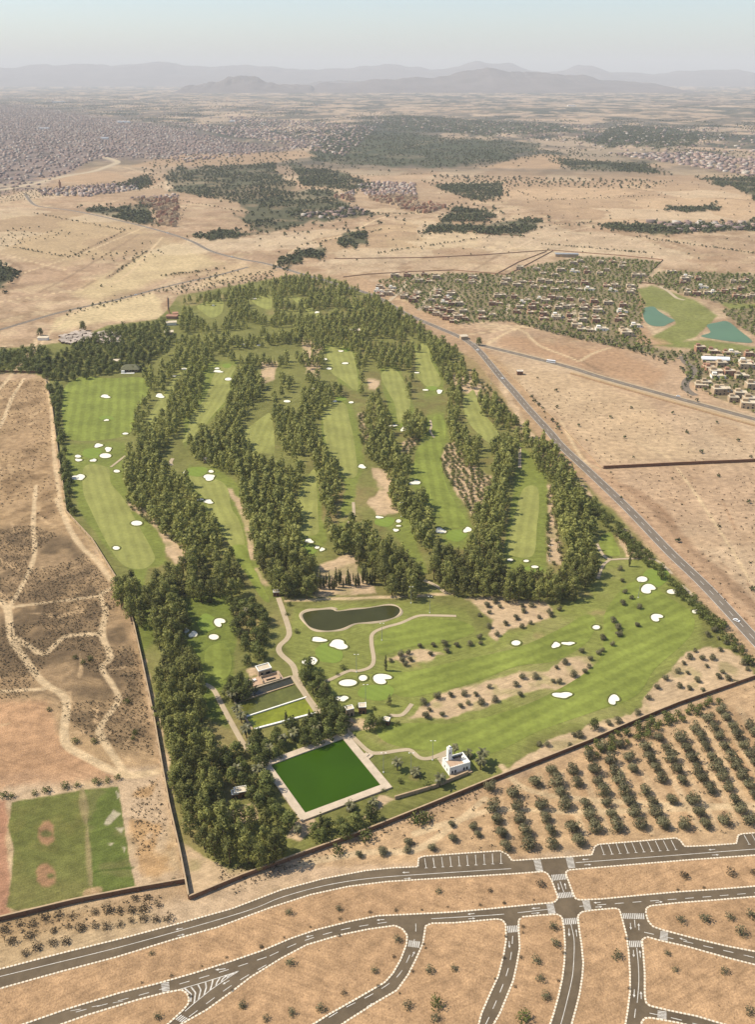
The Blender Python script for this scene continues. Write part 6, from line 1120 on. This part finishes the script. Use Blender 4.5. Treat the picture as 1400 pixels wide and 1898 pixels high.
# town and villages far off
def box_town(name, polys, n, lab, things=0, hmax=9, sz=(7, 15), label_t=None, seed=3):
    rs = random.Random(seed); L = []
    for q, k_ in polys: L += [(math.hypot(x, y), x, y) for x, y in scatter(q, 0, k_, maxn=n, rs=rs)]
    L.sort(); Vv = []; Ff = []; Cc = []; protos = []
    for s in range(5 if things else 0):
        r = random.Random(s); b = MB(); w, d, h = r.uniform(9, 14), r.uniform(8, 12), r.uniform(5, 9); b.box((0,0,0), (w, d, h)); parapet(b, (0,0), w, d, h, .4, .8); b.box((w*.2, d*.2, h), (w*.35, d*.35, 2.4)); protos.append(mesh_np('house', b.v, b.f, 'pink' if s % 2 else 'cream', b.m))
    for i, (dd, x, y) in enumerate(L):
        if i < things:
            o = link(bpy.data.objects.new('house', rs.choice(protos))); o.location = (x, y, 0); o.rotation_euler = (0, 0, rs.uniform(-.5, .5)); o.scale = (rs.uniform(.7, 1.1),)*3; tag(o, label_t, 'house', label_t); continue
        w, d, h = rs.uniform(*sz), rs.uniform(*sz), rs.uniform(3.5, hmax); a = rs.uniform(-.5, .5); c_, s_ = math.cos(a), math.sin(a); b0 = len(Vv); col = rs.choice((A(188,160,144), A(198,172,154), A(174,150,138), A(210,190,172), A(156,136,126), A(150,132,122), A(222,208,192)))
        for z in (0, h):
            for px, py in ((-w/2,-d/2),(w/2,-d/2),(w/2,d/2),(-w/2,d/2)): Vv.append((x+px*c_-py*s_, y+px*s_+py*c_, z)); Cc.append((*[k_*rs.uniform(.95,1.05) for k_ in col], 1))
        for f in ((4,5,6,7),(0,1,5,4),(1,2,6,5),(2,3,7,6),(3,0,4,7)): Ff.append([b0+j for j in f])
    if Vv:
        me = mesh_np(name, np.array(Vv), np.array(Ff), 'city', None, [('Col', 'FLOAT_COLOR', 'POINT', np.array(Cc))]); tag(link(bpy.data.objects.new(name, me)), lab, 'town', None, 'stuff')
V1 = [[(240,368),(330,362),(330,400),(325,420),(300,420),(285,385),(262,380)],[(70,352),(150,346),(250,340),(255,352),(160,365),(80,362)]]; V2 = [[(660,345),(700,338),(770,340),(772,378),(740,382),(690,372)],[(735,385),(800,378),(830,385),(790,396)],[(620,365),(655,355),(655,375)]]
box_town('village', [(q, 15) for q in V1], 400, 'crowded pinkish villages at the edge of the town', 110, 7, (6, 11), 'flat roofed village house among the villages beside the town road', 4)
box_town('village', [(q, 14) for q in V2], 400, 'tight brown village between the groves in the centre', 150, 7, (6, 11), 'flat roofed house in the brown village between the groves', 5)
box_town('town', [([p for p in CITY_P], 14)], 11000, 'pink and grey houses of the large town spreading to the horizon', 0, 6.5, (7, 14), None, 6)
box_town('far_hamlets', [([(420,215),(700,235),(640,290),(480,262)], 42),([(300,225),(440,255),(560,262),(480,240)], 30),([(600,215),(1400,240),(1400,330),(1250,300),(1100,270),(700,230)], 90),([(1130,285),(1300,283),(1420,300),(1420,330),(1230,300)], 26),([(0,175),(600,190),(560,240),(200,215),(0,190)], 60),([(1204,412),(1420,414),(1420,424),(1260,430)], 24),([(560,400),(640,385),(700,395),(600,408)], 26)], 700, 'pale houses dotted over the far plain', 0, 8, (9, 22), None, 8)
for (x, y, w, d, h, lab) in ((229,228,95,40,12,'long white warehouse roof in the middle of the town'),(82,240,60,30,10,'short white warehouse roof on the left of the town'),(194,258,40,24,9,'small white roof near the town edge'),(108,190,160,40,14,'farthest long white roof beyond the town'),(430,226,40,30,9,'white roof right of the town centre'),(1060,197,90,50,12,'white sheds far out on the right plain')):
    o = empty('warehouse', G(x, y), 0); tag(o, lab, 'warehouse'); part(o, 'wall', 'white', [((0,0,0),(w,d,h))]); part(o, 'roof', 'carw', [((0,0,h),(w*1.03,d*1.05,1.0))])
mq = empty('minaret', G(112,352), 0); tag(mq, 'square minaret rising from the village by the town', 'minaret'); part(mq, 'shaft', 'pink', [((0,0,0),(6,6,24))]); part(mq, 'lantern', 'pink', [((0,0,24),(3,3,6))])

# ------------------------------------------------------------------ lamp posts, vehicles
def lamp(px, py, H, lab):
    o = empty('lamp_post', G(px, py)); tag(o, lab, 'lamp post'); b = MB(); b.tube([(0,0,0),(0,0,H*.5),(0,0,H)], [.16, .12, .08], 6); b.build('pole', 'metal', o); b = MB(); b.tube([(-.9,0,H),(0,0,H+.12),(.9,0,H)], [.06,.06,.06], 5); b.build('arm', 'metal', o)
    for s in (-1, 1): b = MB(); b.box((s*1.1, 0, H-.08), (.7, .4, .2)); b.build('lamp_head', 'white', o)
    b = MB(); b.box((0,0,0), (.7,.7,.5)); b.build('footing', 'white', o)
for px, py, lab in ((762,1118,'lamp post at the right end of the kidney pond'),(797,1136,'lamp post right of the kidney pond by the path'),(661,1246,'lamp post where the winding path meets the big green'),(678,1303,'lamp post on the big green above the huts'),(711,1432,'lamp post on the lawn left of the palms'),(762,1432,'lamp post on the lawn among the palms'),(802,1409,'lamp post beside the path to the white pavilion'),(1019,1040,'lamp post at the foot of the rightmost fairway'),(708,1187,'lamp post inside the bend of the winding path'),(744,958,'lamp post beside the round wood green'),(911,712,'lamp post on the upper highway'),(1184,1108,'lamp post left of the far right green')): lamp(px, py, 13 if py > 900 else 15, lab)
def vehicle(kind_, px, py, rz, lab, L=4.4, W=1.8, H=1.45):
    o = empty(kind_, G(px, py), rz); tag(o, lab, kind_.split('_')[-1]); b = MB()
    if kind_ == 'bus': b.box((0,0,.4),(L,W,H-.4), 0, 0, .98)
    else: b.box((0,0,.3),(L,W,H*.42), 0, 0, .96)
    b.build('body', 'carw', o); b = MB()
    if kind_ == 'bus': b.box((0,0,H*.5),(L*.99,W*1.01,H*.26)); b.build('windows', 'glass', o)
    else:
        b.box((-.1,0,.3+H*.42),(L*.55,W*.9,H*.38), 0, 0, .8); b.build('cabin', 'glass', o); b = MB(); b.box((-.1,0,.3+H*.8),(L*.42,W*.7,.06)); b.build('roof', 'carw', o)
    for sx in (-.32, .32):
        for sy in (-.48, .48):
            b = MB(); b.tube([(L*sx, W*sy-.12, .34),(L*sx, W*sy+.12, .34)], [.34,.34], 10); b.build('wheel', 'tyre', o)
vehicle('bus', 1022, 672, -.42, 'white coach driving on the side road across the desert', 11.5, 2.6, 3.3)
vehicle('car', 932, 702, -1.0, 'white car on the highway beside the trees'); vehicle('car', 251, 547, .35, 'white car on the weedy road at left'); vehicle('car', 1258, 735, -.4, 'pale car on the side road near the estate'); vehicle('car', 886, 649, -.8, 'white car at the highway junction'); vehicle('car', 1366, 1151, -.75, 'white car low on the highway at the right edge'); vehicle('car', 430, 476, -.5, 'white car on the highway bend at upper left'); vehicle('car', 310, 432, -.4, 'pale car on the far highway')
